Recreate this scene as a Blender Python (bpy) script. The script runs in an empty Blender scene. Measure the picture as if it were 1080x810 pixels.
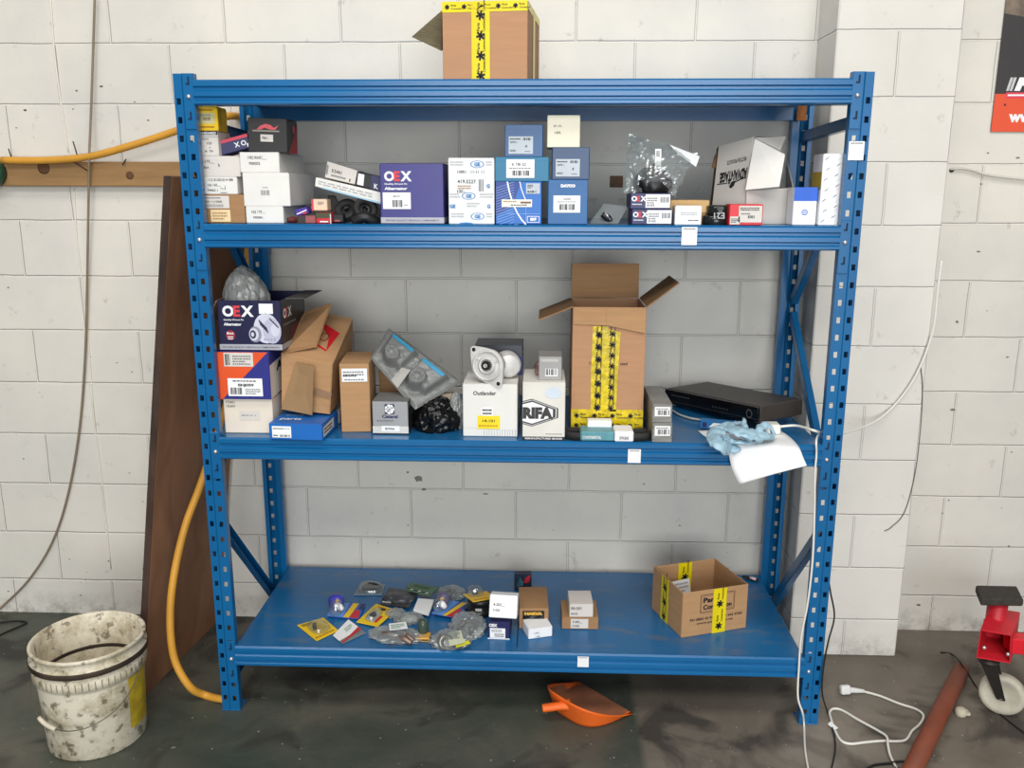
import bpy, bmesh, math, random
from mathutils import Vector, Matrix, Euler, noise

SC = bpy.context.scene
COL = SC.collection
PI = math.pi
random.seed(7)

# ------------------------------------------------------------------ camera
CX, CY, CZ = .0769, -2.501, 1.6611
YAW, PITCH, ROLL, FPX = -.0372, .2209, .002, 919.34
_F = Vector((math.sin(YAW)*math.cos(PITCH), math.cos(YAW)*math.cos(PITCH), -math.sin(PITCH)))
_R0 = Vector((math.cos(YAW), -math.sin(YAW), 0))
_U0 = _R0.cross(_F)
_R = _R0*math.cos(ROLL) + _U0*math.sin(ROLL)
_U = -_R0*math.sin(ROLL) + _U0*math.cos(ROLL)
CAM = Vector((CX, CY, CZ))

def at(px, py, Y=None, Z=None, X=None):
    """where the sight line of a photo point meets a plane of the room"""
    d = _R*((px-540)/FPX) + _U*((405-py)/FPX) + _F
    if Y is not None: t = (Y-CY)/d.y
    elif Z is not None: t = (Z-CZ)/d.z
    else: t = (X-CX)/d.x
    return CAM + d*t

cd = bpy.data.cameras.new('camera')
cam = bpy.data.objects.new('camera', cd)
COL.objects.link(cam)
cd.sensor_width = 36
cd.lens = FPX/1080*36
cd.clip_start = .05
m3 = Matrix((_R, _U, -_F)).transposed()
cam.matrix_world = Matrix.Translation(CAM) @ m3.to_4x4()
SC.camera = cam

# ------------------------------------------------------------------ materials
def lin(c):
    o = []
    for x in c[:3]:
        x = x/255
        o.append(x/12.92 if x <= .04045 else ((x+.055)/1.055)**2.4)
    return (*o, 1)

MATS = {}
def new_mat(name):
    m = bpy.data.materials.new(name)
    m.use_nodes = True
    nt = m.node_tree
    b = nt.nodes['Principled BSDF']
    return m, nt, b

def N(nt, kind, **kw):
    n = nt.nodes.new(kind)
    for k, v in kw.items():
        if k.startswith('i_'): n.inputs[k[2:].replace('_', ' ')].default_value = v
        else: setattr(n, k, v)
    return n

def ramp(nt, stops):
    r = nt.nodes.new('ShaderNodeValToRGB')
    el = r.color_ramp.elements
    while len(el) < len(stops): el.new(.5)
    for e, (p, c) in zip(el, stops):
        e.position = p; e.color = c
    return r

def mat(name, rgb, rough=.6, metal=0., var=.06, scale=14, bump=0., bscale=120, alpha=1., spec=.4, stretch=None):
    if name in MATS: return MATS[name]
    m, nt, b = new_mat(name)
    b.inputs['Roughness'].default_value = rough
    b.inputs['Metallic'].default_value = metal
    b.inputs['Specular IOR Level'].default_value = spec
    b.inputs['Alpha'].default_value = alpha
    c = lin(rgb)
    tc = N(nt, 'ShaderNodeTexCoord')
    src = tc.outputs['Object']
    if stretch:
        mp = N(nt, 'ShaderNodeMapping'); mp.inputs['Scale'].default_value = stretch
        nt.links.new(src, mp.inputs['Vector']); src = mp.outputs['Vector']
    nz = N(nt, 'ShaderNodeTexNoise', i_Scale=scale, i_Detail=5.)
    nt.links.new(src, nz.inputs['Vector'])
    lo = tuple(x*(1-var) for x in c[:3])+(1,); hi = tuple(min(1, x*(1+var)) for x in c[:3])+(1,)
    r = ramp(nt, [(.3, lo), (.7, hi)])
    nt.links.new(nz.outputs['Fac'], r.inputs['Fac'])
    nt.links.new(r.outputs['Color'], b.inputs['Base Color'])
    if bump:
        n2 = N(nt, 'ShaderNodeTexNoise', i_Scale=bscale, i_Detail=4.)
        nt.links.new(src, n2.inputs['Vector'])
        bp = N(nt, 'ShaderNodeBump', i_Strength=bump, i_Distance=.002)
        nt.links.new(n2.outputs['Fac'], bp.inputs['Height'])
        nt.links.new(bp.outputs['Normal'], b.inputs['Normal'])
    MATS[name] = m
    return m

def clear_mat(name, tint=(235, 240, 240), gloss=.25, rough=.12, body=.10):
    """thin clear plastic film: mostly see-through, some shine, a little haze"""
    if name in MATS: return MATS[name]
    m = bpy.data.materials.new(name); m.use_nodes = True
    nt = m.node_tree; nt.nodes.clear()
    out = N(nt, 'ShaderNodeOutputMaterial')
    tr = N(nt, 'ShaderNodeBsdfTransparent'); tr.inputs['Color'].default_value = lin(tint)
    gl = N(nt, 'ShaderNodeBsdfGlossy', i_Roughness=rough)
    df = N(nt, 'ShaderNodeBsdfDiffuse'); df.inputs['Color'].default_value = lin(tint)
    mx = N(nt, 'ShaderNodeMixShader'); mx.inputs[0].default_value = gloss
    mx2 = N(nt, 'ShaderNodeMixShader'); mx2.inputs[0].default_value = body
    nt.links.new(tr.outputs[0], mx.inputs[1]); nt.links.new(gl.outputs[0], mx.inputs[2])
    nt.links.new(mx.outputs[0], mx2.inputs[1]); nt.links.new(df.outputs[0], mx2.inputs[2])
    nt.links.new(mx2.outputs[0], out.inputs['Surface'])
    MATS[name] = m
    return m

WHITE = mat('white_card', (226, 224, 218), .65, var=.03)
WHITE2 = mat('offwhite_card', (214, 208, 200), .7, var=.04)
PAPER = mat('white_paper', (240, 240, 240), .7, var=.01)
KRAFT = mat('kraft_card', (178, 138, 98), .85, var=.07, scale=9, stretch=(1, 1, 8))
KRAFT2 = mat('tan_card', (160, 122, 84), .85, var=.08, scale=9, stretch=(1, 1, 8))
KRAFTP = mat('pinkish_kraft_card', (180, 136, 102), .85, var=.05, scale=9, stretch=(1, 1, 8))
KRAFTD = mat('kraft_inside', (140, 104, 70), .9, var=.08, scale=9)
INK = mat('black_ink', (28, 28, 30), .6, var=0)
GREYINK = mat('grey_ink', (120, 120, 122), .6, var=0)
WINK = mat('white_ink', (238, 238, 238), .55, var=0)
RED = mat('red_print', (196, 40, 48), .5, var=.03)
NAVY = mat('navy_print', (38, 40, 88), .4, var=.05)
PURPLE = mat('indigo_print', (52, 46, 122), .35, var=.05)
BLUE = mat('blue_print', (28, 104, 186), .4, var=.04)
TEAL = mat('teal_print', (16, 110, 148), .4, var=.04)
SLATE = mat('slate_blue_print', (54, 92, 138), .4, var=.05)
DBLUE = mat('deep_blue_print', (22, 92, 150), .4, var=.05)
YELLOW = mat('yellow_print', (236, 196, 30), .5, var=.04)
TAPE = mat('yellow_tape', (228, 206, 18), .3, var=.08, bump=.15, bscale=40)
ORANGE = mat('orange_print', (226, 84, 34), .45, var=.04)
BLACK = mat('black_plastic', (24, 24, 25), .4, var=.1)
DARKP = mat('dark_rubber', (34, 33, 33), .7, var=.2)
SILVER = mat('silver_card', (168, 168, 170), .3, metal=.35, var=.06)
STEEL = mat('cast_alloy', (206, 204, 200), .45, metal=.2, var=.12, scale=30, bump=.2)
ZINC = mat('zinc_bolt', (205, 205, 205), .35, metal=.7, var=.05)
WCABLE = mat('white_cable_sheath', (228, 226, 218), .45, var=.02)
BCABLE = mat('black_cable_sheath', (30, 28, 27), .5, var=.1)
CLEAR = clear_mat('clear_film', gloss=.16, rough=.15, body=.13)
CLEARB = clear_mat('clear_blister', gloss=.2, rough=.08, body=.06)
HAZY = clear_mat('hazy_plastic_film', tint=(190, 192, 190), gloss=.10, rough=.25, body=.42)

# ------------------------------------------------------------------ mesh builder
TEXTS = {}
def glyphs(s, bold=.0):
    key = (s, bold)
    if key in TEXTS: return TEXTS[key]
    cu = bpy.data.curves.new('t', 'FONT'); cu.body = s; cu.size = 1; cu.offset = bold
    cu.resolution_u = 3
    o = bpy.data.objects.new('t', cu); COL.objects.link(o)
    dg = bpy.context.evaluated_depsgraph_get(); dg.update()
    me = bpy.data.meshes.new_from_object(o.evaluated_get(dg))
    vs = [(v.co.x, v.co.y) for v in me.vertices]; fs = [tuple(p.vertices) for p in me.polygons]
    bpy.data.objects.remove(o); bpy.data.curves.remove(cu); bpy.data.meshes.remove(me)
    if vs:
        x0 = min(v[0] for v in vs); x1 = max(v[0] for v in vs)
        y0 = min(v[1] for v in vs); y1 = max(v[1] for v in vs)
        k = 1/max(.001, y1-y0)
        vs = [((x-x0)*k, (y-y0)*k) for x, y in vs]; w = (x1-x0)*k
    else: w = 0
    TEXTS[key] = (vs, fs, w)
    return TEXTS[key]

def catmull(pts, per=6):
    pts = [Vector(p) for p in pts]
    if len(pts) < 3: return pts
    o = []
    P = [pts[0]*2-pts[1]] + pts + [pts[-1]*2-pts[-2]]
    for i in range(1, len(P)-2):
        a, b, c, d = P[i-1], P[i], P[i+1], P[i+2]
        for k in range(per):
            t = k/per
            o.append(.5*((2*b) + (c-a)*t + (2*a-5*b+4*c-d)*t*t + (3*b-a-3*c+d)*t**3))
    o.append(pts[-1])
    return o

class MB:
    def __init__(s):
        s.v = []; s.f = []; s.m = []; s.sm = []; s.mats = []
    def mi(s, m):
        if m not in s.mats: s.mats.append(m)
        return s.mats.index(m)
    def add(s, vs, fs, m, smooth=False, M=None):
        k = len(s.v); i = s.mi(m)
        s.v += [(M @ Vector(v) if M else Vector(v)) for v in vs]
        for f in fs:
            s.f.append(tuple(x+k for x in f)); s.m.append(i); s.sm.append(smooth)
        return s
    def bm(s, b, m, smooth=False, M=None):
        b.verts.index_update()
        s.add([v.co.copy() for v in b.verts], [[v.index for v in f.verts] for f in b.faces], m, smooth, M)
        b.free()
    def box(s, x0, x1, y0, y1, z0, z1, m, bev=.0015, M=None, seg=1):
        b = bmesh.new()
        bmesh.ops.create_cube(b, size=1)
        for v in b.verts:
            v.co = Vector((x0+(x1-x0)*(v.co.x+.5), y0+(y1-y0)*(v.co.y+.5), z0+(z1-z0)*(v.co.z+.5)))
        if bev:
            bev = min(bev, .45*min(abs(x1-x0), abs(y1-y0), abs(z1-z0)))
            bmesh.ops.bevel(b, geom=b.edges[:], offset=bev, segments=seg, affect='EDGES', profile=.5)
        s.bm(b, m, False, M)
        return s
    def hexa(s, P, m, bev=.0015):
        """eight corners: bottom ring then top ring"""
        b = bmesh.new()
        vs = [b.verts.new(p) for p in P]
        for f in ((3, 2, 1, 0), (4, 5, 6, 7), (0, 1, 5, 4), (1, 2, 6, 5), (2, 3, 7, 6), (3, 0, 4, 7)):
            b.faces.new([vs[i] for i in f])
        bmesh.ops.recalc_face_normals(b, faces=b.faces[:])
        if bev: bmesh.ops.bevel(b, geom=b.edges[:], offset=bev, segments=1, affect='EDGES')
        s.bm(b, m)
        return s
    def tube(s, pts, r, m, n=8, per=6, flat=1., M=None, closed=False):
        raw = pts
        rs = r if isinstance(r, (list, tuple)) else [r]*len(raw)
        P = catmull(raw, per) if per else [Vector(p) for p in raw]
        L = len(P)
        def rad(i):
            if len(raw) == L or L == 1: return rs[min(i, len(rs)-1)]
            t = i/(L-1)*(len(rs)-1); a = int(t); b2 = min(a+1, len(rs)-1)
            return rs[a]+(rs[b2]-rs[a])*(t-a)
        up = Vector((0, 0, 1)); vs = []; fs = []
        prev = None
        for i, p in enumerate(P):
            d = (P[min(i+1, L-1)]-P[max(i-1, 0)])
            if d.length < 1e-9: d = Vector((0, 0, 1))
            d.normalize()
            if prev is None:
                a = d.orthogonal().normalized() if abs(d.z) > .95 else d.cross(up).normalized()
            else:
                a = prev - d*prev.dot(d)
                a = a.normalized() if a.length > 1e-6 else d.orthogonal().normalized()
            prev = a
            c = d.cross(a)
            q = rad(i)
            for k in range(n):
                th = 2*PI*k/n
                vs.append(p + a*math.cos(th)*q + c*math.sin(th)*q*flat)
        for i in range(L-1):
            for k in range(n):
                fs.append((i*n+k, i*n+(k+1) % n, (i+1)*n+(k+1) % n, (i+1)*n+k))
        fs.append(tuple(range(n))[::-1]); fs.append(tuple((L-1)*n+k for k in range(n)))
        s.add(vs, fs, m, True, M)
        return s
    def lathe(s, prof, m, n=32, M=None, smooth=True, cap=True):
        vs = []; fs = []
        for r, z in prof:
            for k in range(n):
                a = 2*PI*k/n
                vs.append((r*math.cos(a), r*math.sin(a), z))
        for i in range(len(prof)-1):
            for k in range(n):
                fs.append((i*n+k, i*n+(k+1) % n, (i+1)*n+(k+1) % n, (i+1)*n+k))
        if cap:
            fs.append(tuple(range(n))[::-1]); fs.append(tuple((len(prof)-1)*n+k for k in range(n)))
        s.add(vs, fs, m, smooth, M)
        return s
    def prism(s, poly, z0, z1, m, M=None):
        n = len(poly)
        vs = [(x, y, z0) for x, y in poly]+[(x, y, z1) for x, y in poly]
        fs = [tuple(range(n))[::-1], tuple(range(n, 2*n))]
        fs += [(i, (i+1) % n, n+(i+1) % n, n+i) for i in range(n)]
        s.add(vs, fs, m, False, M)
        return s
    def sheet(s, fn, nu, nv, m, smooth=True):
        vs = [fn(i/nu, j/nv) for j in range(nv+1) for i in range(nu+1)]
        fs = [(j*(nu+1)+i, j*(nu+1)+i+1, (j+1)*(nu+1)+i+1, (j+1)*(nu+1)+i) for j in range(nv) for i in range(nu)]
        s.add(vs, fs, m, smooth)
        return s
    def crumple(s, size, amp, freq, seed, m, sub=4, cut=.55, M=None, smooth=False, taper=0.):
        b = bmesh.new()
        bmesh.ops.create_icosphere(b, subdivisions=sub, radius=1)
        off = Vector((seed*3.7, seed*1.3, seed*2.1))
        for v in b.verts:
            d = v.co.normalized()
            n1 = noise.noise(d*freq+off); n2 = noise.noise(d*freq*2.3+off*1.7); n3 = noise.noise(d*freq*5+off)
            k = 1+amp*((1-2*abs(n1))*.7 + (1-2*abs(n2))*.45-.5 + n3*.25)
            p = d*k
            if taper and p.z > 0:
                q = 1-taper*min(1, p.z); p.x *= q; p.y *= q
            z = max(p.z, -cut)+cut
            v.co = Vector((p.x*size[0], p.y*size[1], z*size[2]/(1+cut)))
        s.bm(b, m, smooth, M)
        return s
    def build(s, name, parent=None, world=False, label=None, cat=None, group=None, kind=None, loc=None, rot=None, solid=0., recenter=True):
        me = bpy.data.meshes.new(name)
        vs = [Vector(v) for v in s.v]
        if parent is not None and world:
            M = parent.matrix_basis.copy(); q = parent.parent
            while q: M = q.matrix_basis @ M; q = q.parent
            inv = M.inverted()
            vs = [inv @ v for v in vs]
        org = Vector((0, 0, 0))
        if parent is None and loc is None and recenter and vs:
            lo = [min(v[i] for v in vs) for i in range(3)]; hi = [max(v[i] for v in vs) for i in range(3)]
            org = Vector(((lo[0]+hi[0])/2, (lo[1]+hi[1])/2, lo[2]))
            vs = [v-org for v in vs]
        me.from_pydata([tuple(v) for v in vs], [], s.f)
        for m in s.mats: me.materials.append(m)
        me.polygons.foreach_set('material_index', s.m)
        me.polygons.foreach_set('use_smooth', s.sm)
        me.update()
        o = bpy.data.objects.new(name, me); COL.objects.link(o)
        o.location = Vector(loc) if loc is not None else org
        if rot is not None: o.rotation_euler = rot
        if parent is not None: o.parent = parent
        tag(o, label, cat, group, kind)
        if solid:
            md = o.modifiers.new('thickness', 'SOLIDIFY'); md.thickness = solid; md.offset = 0
        return o

def tag(o, label=None, cat=None, group=None, kind=None):
    if label: o['label'] = label
    if cat: o['category'] = cat
    if group: o['group'] = group
    if kind: o['kind'] = kind
    return o

def thing(name, label, cat, loc, rot=(0, 0, 0), group=None):
    o = bpy.data.objects.new(name, None); COL.objects.link(o)
    o.empty_display_size = .05
    o.location = Vector(loc)
    o.rotation_euler = Euler(rot)
    o.matrix_basis = Matrix.Translation(Vector(loc)) @ Euler(rot).to_matrix().to_4x4()
    return tag(o, label, cat, group)

class Face:
    """drawing on a flat panel: u to the right, v up, both 0..1"""
    OFF = .0004
    def __init__(s, mb, p00, p10, p11, p01, M=None):
        s.mb = mb
        s.p = [Vector(p) for p in (p00, p10, p11, p01)]
        if M: s.p = [M @ q for q in s.p]
        s.W = (s.p[1]-s.p[0]).length; s.H = (s.p[3]-s.p[0]).length
        s.n = (s.p[1]-s.p[0]).cross(s.p[3]-s.p[0]).normalized()
    def P(s, u, v, l=1):
        a, b, c, d = s.p
        return (a*(1-u)+b*u)*(1-v)+(d*(1-u)+c*u)*v + s.n*(s.OFF*l+.0003)
    def poly(s, pts, m, l=1):
        s.mb.add([s.P(u, v, l) for u, v in pts], [tuple(range(len(pts)))], m); return s
    def rect(s, u0, v0, u1, v1, m, l=1):
        return s.poly([(u0, v0), (u1, v0), (u1, v1), (u0, v1)], m, l)
    def ell(s, u, v, ru, rv, m, l=1, n=20):
        return s.poly([(u+ru*math.cos(2*PI*k/n), v+rv*math.sin(2*PI*k/n)) for k in range(n)], m, l)
    def ring(s, u, v, ru, rv, t, m, l=1, n=20):
        for k in range(n):
            a, b = 2*PI*k/n, 2*PI*(k+1)/n
            s.poly([(u+ru*math.cos(a), v+rv*math.sin(a)), (u+ru*math.cos(b), v+rv*math.sin(b)),
                    (u+ru*(1-t)*math.cos(b), v+rv*(1-t)*math.sin(b)), (u+ru*(1-t)*math.cos(a), v+rv*(1-t)*math.sin(a))], m, l)
        return s
    def line(s, u0, v0, u1, v1, t, m, l=1):
        dx, dy = (u1-u0)*s.W, (v1-v0)*s.H
        L = math.hypot(dx, dy) or 1
        nx, ny = -dy/L*t/2/s.W, dx/L*t/2/s.H
        return s.poly([(u0-nx, v0-ny), (u1-nx, v1-ny), (u1+nx, v1+ny), (u0+nx, v0+ny)], m, l)
    def frame(s, u0, v0, u1, v1, t, m, l=1):
        s.line(u0, v0, u1, v0, t, m, l); s.line(u1, v0, u1, v1, t, m, l)
        s.line(u1, v1, u0, v1, t, m, l); s.line(u0, v1, u0, v0, t, m, l)
        return s
    def text(s, t, u, v, h, m, align='L', l=2, w=None, rot=0, bold=.02, shear=0.):
        """h: cap height as part of the panel height; w: width as part of the panel width"""
        vs, fs, tw = glyphs(t, bold)
        hh = h*s.H; kx = hh
        if w is not None: kx = w*s.W/max(tw, .01)
        ox = {'L': 0, 'C': -tw/2, 'R': -tw}[align]
        c, sn = math.cos(rot), math.sin(rot)
        out = []
        for x, y in vs:
            X = (x+ox)*kx+shear*y*hh; Y = y*hh
            out.append(s.P(u+(X*c-Y*sn)/s.W, v+(X*sn+Y*c)/s.H, l))
        s.mb.add(out, fs, m); return s
    def bars(s, u0, v0, u1, v1, m=INK, l=2, n=14, seed=1):
        r = random.Random(seed); ws = [r.choice((1, 1, 2, 3)) for _ in range(2*n)]
        T = sum(ws); x = u0
        for i, w in enumerate(ws):
            d = (u1-u0)*w/T
            if i % 2 == 0: s.rect(x, v0, x+d, v1, m, l)
            x += d
        return s
    def fine(s, u0, v0, u1, v1, rows, m=GREYINK, l=2, seed=1):
        """rows of print too small to read"""
        r = random.Random(seed); H = (v1-v0)/rows
        for k in range(rows):
            x = u0; y = v1-(k+1)*H
            end = u1-(u1-u0)*r.random()*.35
            while x < end:
                w = (u1-u0)*(.05+.1*r.random())
                s.rect(x, y+H*.2, min(x+w, end), y+H*.7, m, l)
                x += w+(u1-u0)*.03
        return s

SIDES = {
    'front': lambda w, d, h: ((-w/2, -d/2, 0), (w/2, -d/2, 0), (w/2, -d/2, h), (-w/2, -d/2, h)),
    'right': lambda w, d, h: ((w/2, -d/2, 0), (w/2, d/2, 0), (w/2, d/2, h), (w/2, -d/2, h)),
    'left': lambda w, d, h: ((-w/2, d/2, 0), (-w/2, -d/2, 0), (-w/2, -d/2, h), (-w/2, d/2, h)),
    'top': lambda w, d, h: ((-w/2, -d/2, h), (w/2, -d/2, h), (w/2, d/2, h), (-w/2, d/2, h)),
}

class Carton:
    """a closed box: origin at the centre of its base, front towards -y"""
    def __init__(s, name, label, cat, pl, pr, yt, depth, m, Z=None, Y=None, base=None, group=None,
                 tilt=(0, 0), bev=.002, lid=True, Yr=None, closed=True, body='carton'):
        if Y is None:
            A = at(*pl, Z=Z); B = at(*pr, Z=Z)
        else:
            A = at(*pl, Y=Y); B = at(*pr, Y=Y if Yr is None else Yr)
        z0 = base if base is not None else (Z if Z is not None else min(A.z, B.z))
        T = at(pl[0]*.5+pr[0]*.5, yt, Y=(A.y+B.y)/2)
        s.w = math.hypot(B.x-A.x, B.y-A.y); s.d = depth; s.h = T.z-z0
        yaw = math.atan2(B.y-A.y, B.x-A.x)
        c = Vector(((A.x+B.x)/2-math.sin(yaw)*depth/2, (A.y+B.y)/2+math.cos(yaw)*depth/2, z0))
        s.loc = c; s.rot = (tilt[0], tilt[1], yaw)
        s.top = z0+s.h
        s.init(name, label, cat, m, group, bev, lid, closed, body)
    def init(s, name, label, cat, m, group=None, bev=.002, lid=True, closed=True, body='carton'):
        s.name, s.label_, s.cat, s.group, s.bodyname = name, label, cat, group, body
        s.body = MB(); s.parts = []
        w, d, h = s.w, s.d, s.h
        if closed:
            if lid:
                s.body.box(-w/2, w/2, -d/2, d/2, 0, h-.0018, m, bev)
                s.body.box(-w/2+.0006, w/2-.0006, -d/2-.0006, d/2-.002, h-.0014, h, m, .0005)
                s.body.box(-w/2+.002, w/2-.002, -d/2-.0002, -d/2+.002, h-.012, h-.0006, m, .0003)
            else:
                s.body.box(-w/2, w/2, -d/2, d/2, 0, h, m, bev)
    def face(s, side, mb=None):
        return Face(mb or s.body, *SIDES[side](s.w, s.d, s.h))
    def sub(s, side, u0, v0, u1, v1, mb=None):
        f = s.face(side, mb); return Face(mb or s.body, f.P(u0, v0, 0), f.P(u1, v0, 0), f.P(u1, v1, 0), f.P(u0, v1, 0))
    def part(s, name, label=None):
        mb = MB(); s.parts.append((name, mb, label)); return mb
    def label(s, side, u0, v0, u1, v1, m=WINK, name='label'):
        """a stuck-on paper label; returns the panel to print on"""
        mb = s.part(name)
        f = s.sub(side, u0, v0, u1, v1, mb)
        f.rect(0, 0, 1, 1, m, 2)
        f.OFF = .0008
        return f
    def done(s):
        if not s.parts:
            return s.body.build(s.name, None, label=s.label_, cat=s.cat, group=s.group, loc=s.loc, rot=s.rot)
        r = thing(s.name, s.label_, s.cat, s.loc, s.rot, s.group)
        if s.body.f: s.body.build(s.bodyname, r)
        for n, mb, lb in s.parts:
            if mb.f: mb.build(n, r, label=lb)
        return r

# ------------------------------------------------------------------ the setting
YW, YP = .6325, .4294            # back wall, front of the pier
PX0, PX1 = .981, 1.366
ZC = .1436                       # first block course

def block_mat(name, shift, offset, bw=.4, base=(222, 217, 206), low=(206, 203, 196)):
    m, nt, b = new_mat(name)
    b.inputs['Roughness'].default_value = .62
    b.inputs['Specular IOR Level'].default_value = .3
    tc = N(nt, 'ShaderNodeTexCoord')
    sx = N(nt, 'ShaderNodeSeparateXYZ'); nt.links.new(tc.outputs['Object'], sx.inputs[0])
    ax = N(nt, 'ShaderNodeMath', operation='ADD'); ax.inputs[1].default_value = shift[0]
    az = N(nt, 'ShaderNodeMath', operation='ADD'); az.inputs[1].default_value = shift[1]
    sm = N(nt, 'ShaderNodeMath', operation='ADD')
    nt.links.new(sx.outputs['X'], sm.inputs[0]); nt.links.new(sx.outputs['Y'], sm.inputs[1])
    nt.links.new(sm.outputs[0], ax.inputs[0]); nt.links.new(sx.outputs['Z'], az.inputs[0])
    # slightly wandering joints
    wob = N(nt, 'ShaderNodeTexNoise', i_Scale=9., i_Detail=3.); nt.links.new(tc.outputs['Object'], wob.inputs['Vector'])
    ws = N(nt, 'ShaderNodeVectorMath', operation='MULTIPLY_ADD'); ws.inputs[1].default_value = (.006, .006, 0); ws.inputs[2].default_value = (-.003, -.003, 0)
    nt.links.new(wob.outputs['Color'], ws.inputs[0])
    cb = N(nt, 'ShaderNodeCombineXYZ'); nt.links.new(ax.outputs[0], cb.inputs['X']); nt.links.new(az.outputs[0], cb.inputs['Y'])
    ad = N(nt, 'ShaderNodeVectorMath', operation='ADD'); nt.links.new(cb.outputs[0], ad.inputs[0]); nt.links.new(ws.outputs[0], ad.inputs[1])
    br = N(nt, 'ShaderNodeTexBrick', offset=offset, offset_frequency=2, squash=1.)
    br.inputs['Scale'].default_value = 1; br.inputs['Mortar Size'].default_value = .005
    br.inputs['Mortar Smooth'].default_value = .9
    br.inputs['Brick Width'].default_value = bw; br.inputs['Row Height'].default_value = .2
    br.inputs['Color1'].default_value = (1, 1, 1, 1); br.inputs['Color2'].default_value = (.965, .965, .96, 1); br.inputs['Mortar'].default_value = (1.16, 1.16, 1.16, 1)  # mortar lighter than the blocks: joint highlights painted into the colour
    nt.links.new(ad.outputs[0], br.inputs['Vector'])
    n1 = N(nt, 'ShaderNodeTexNoise', i_Scale=2.2, i_Detail=6., i_Roughness=.6); nt.links.new(tc.outputs['Object'], n1.inputs['Vector'])
    r1 = ramp(nt, [(.3, lin(low)), (.65, lin(base))]); nt.links.new(n1.outputs['Fac'], r1.inputs['Fac'])
    mu = N(nt, 'ShaderNodeMix', data_type='RGBA', blend_type='MULTIPLY'); mu.inputs[0].default_value = 1
    nt.links.new(r1.outputs['Color'], mu.inputs[6]); nt.links.new(br.outputs['Color'], mu.inputs[7])
    # scuffs and small dirt marks
    n2 = N(nt, 'ShaderNodeTexNoise', i_Scale=17., i_Detail=7., i_Roughness=.7); nt.links.new(tc.outputs['Object'], n2.inputs['Vector'])
    r2 = ramp(nt, [(.62, (0, 0, 0, 1)), (.76, (1, 1, 1, 1))]); nt.links.new(n2.outputs['Fac'], r2.inputs['Fac'])
    f2 = N(nt, 'ShaderNodeMath', operation='MULTIPLY'); f2.inputs[1].default_value = .55; nt.links.new(r2.outputs['Color'], f2.inputs[0])
    m2 = N(nt, 'ShaderNodeMix', data_type='RGBA'); nt.links.new(f2.outputs[0], m2.inputs[0])
    nt.links.new(mu.outputs[2], m2.inputs[6]); m2.inputs[7].default_value = lin((120, 112, 100))
    # splashed grime near the floor
    gz = N(nt, 'ShaderNodeMapRange'); gz.inputs['From Min'].default_value = 0; gz.inputs['From Max'].default_value = .10; gz.inputs['To Min'].default_value = 1; gz.inputs['To Max'].default_value = 0
    nt.links.new(sx.outputs['Z'], gz.inputs['Value'])
    n3 = N(nt, 'ShaderNodeTexNoise', i_Scale=12., i_Detail=8., i_Roughness=.75); nt.links.new(tc.outputs['Object'], n3.inputs['Vector'])
    r3 = ramp(nt, [(.45, (0, 0, 0, 1)), (.7, (.8, .8, .8, 1))]); nt.links.new(n3.outputs['Fac'], r3.inputs['Fac'])
    f3 = N(nt, 'ShaderNodeMath', operation='MULTIPLY'); nt.links.new(gz.outputs[0], f3.inputs[0]); nt.links.new(r3.outputs['Color'], f3.inputs[1])
    m3_ = N(nt, 'ShaderNodeMix', data_type='RGBA'); nt.links.new(f3.outputs[0], m3_.inputs[0])
    nt.links.new(m2.outputs[2], m3_.inputs[6]); m3_.inputs[7].default_value = lin((92, 84, 74))
    nt.links.new(m3_.outputs[2], b.inputs['Base Color'])
    # joints pressed in, roughcast paint
    inv = N(nt, 'ShaderNodeMath', operation='MULTIPLY'); inv.inputs[1].default_value = -1.; nt.links.new(br.outputs['Fac'], inv.inputs[0])
    n4 = N(nt, 'ShaderNodeTexNoise', i_Scale=90., i_Detail=3.); nt.links.new(tc.outputs['Object'], n4.inputs['Vector'])
    n4m = N(nt, 'ShaderNodeMath', operation='MULTIPLY_ADD'); n4m.inputs[1].default_value = .07
    nt.links.new(n4.outputs['Fac'], n4m.inputs[0]); nt.links.new(inv.outputs[0], n4m.inputs[2])
    bp = N(nt, 'ShaderNodeBump', i_Strength=.75, i_Distance=.0075); nt.links.new(n4m.outputs[0], bp.inputs['Height'])
    nt.links.new(bp.outputs['Normal'], b.inputs['Normal'])
    return m

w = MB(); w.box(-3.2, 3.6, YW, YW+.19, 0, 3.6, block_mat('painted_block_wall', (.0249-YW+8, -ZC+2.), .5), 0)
SMUDGE = mat('wall_smudge', (118, 112, 104), .7, var=.2); SMUDGED = mat('wall_dark_fleck', (58, 52, 48), .7, var=.2)
rw = random.Random(11)
def fleck(px, py, r_, m, asp=1., Y=YW):
    p = at(px, py, Y=Y-.0006); n = 9
    w.add([(p.x+r_*asp*rw.uniform(.6, 1.1)*math.cos(2*PI*k/n), Y-.0006, p.z+r_*rw.uniform(.6, 1.1)*math.sin(2*PI*k/n)) for k in range(n)], [tuple(range(n))], m)
fleck(441, 505, .014, SMUDGE, 1.3); fleck(447, 516, .006, SMUDGE, 1.8); fleck(430, 498, .005, SMUDGE); fleck(512, 521, .004, SMUDGE, 3)
for k in range(26):
    fleck(rw.uniform(5, 165), rw.choice((rw.uniform(90, 165), rw.uniform(210, 620), rw.uniform(560, 640))), rw.uniform(.0015, .004), rw.choice((SMUDGE, SMUDGED)), rw.uniform(.6, 2.2))
for k in range(16):
    fleck(rw.uniform(300, 800), rw.uniform(270, 590), rw.uniform(.0015, .0035), SMUDGE, rw.uniform(.6, 2.2))
for k in range(14):
    fleck(rw.uniform(965, 1075), rw.uniform(150, 640), rw.uniform(.002, .006), SMUDGE, rw.uniform(.8, 2.5))
w.build('wall_back', kind='structure', loc=(0, 0, 0))
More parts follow.
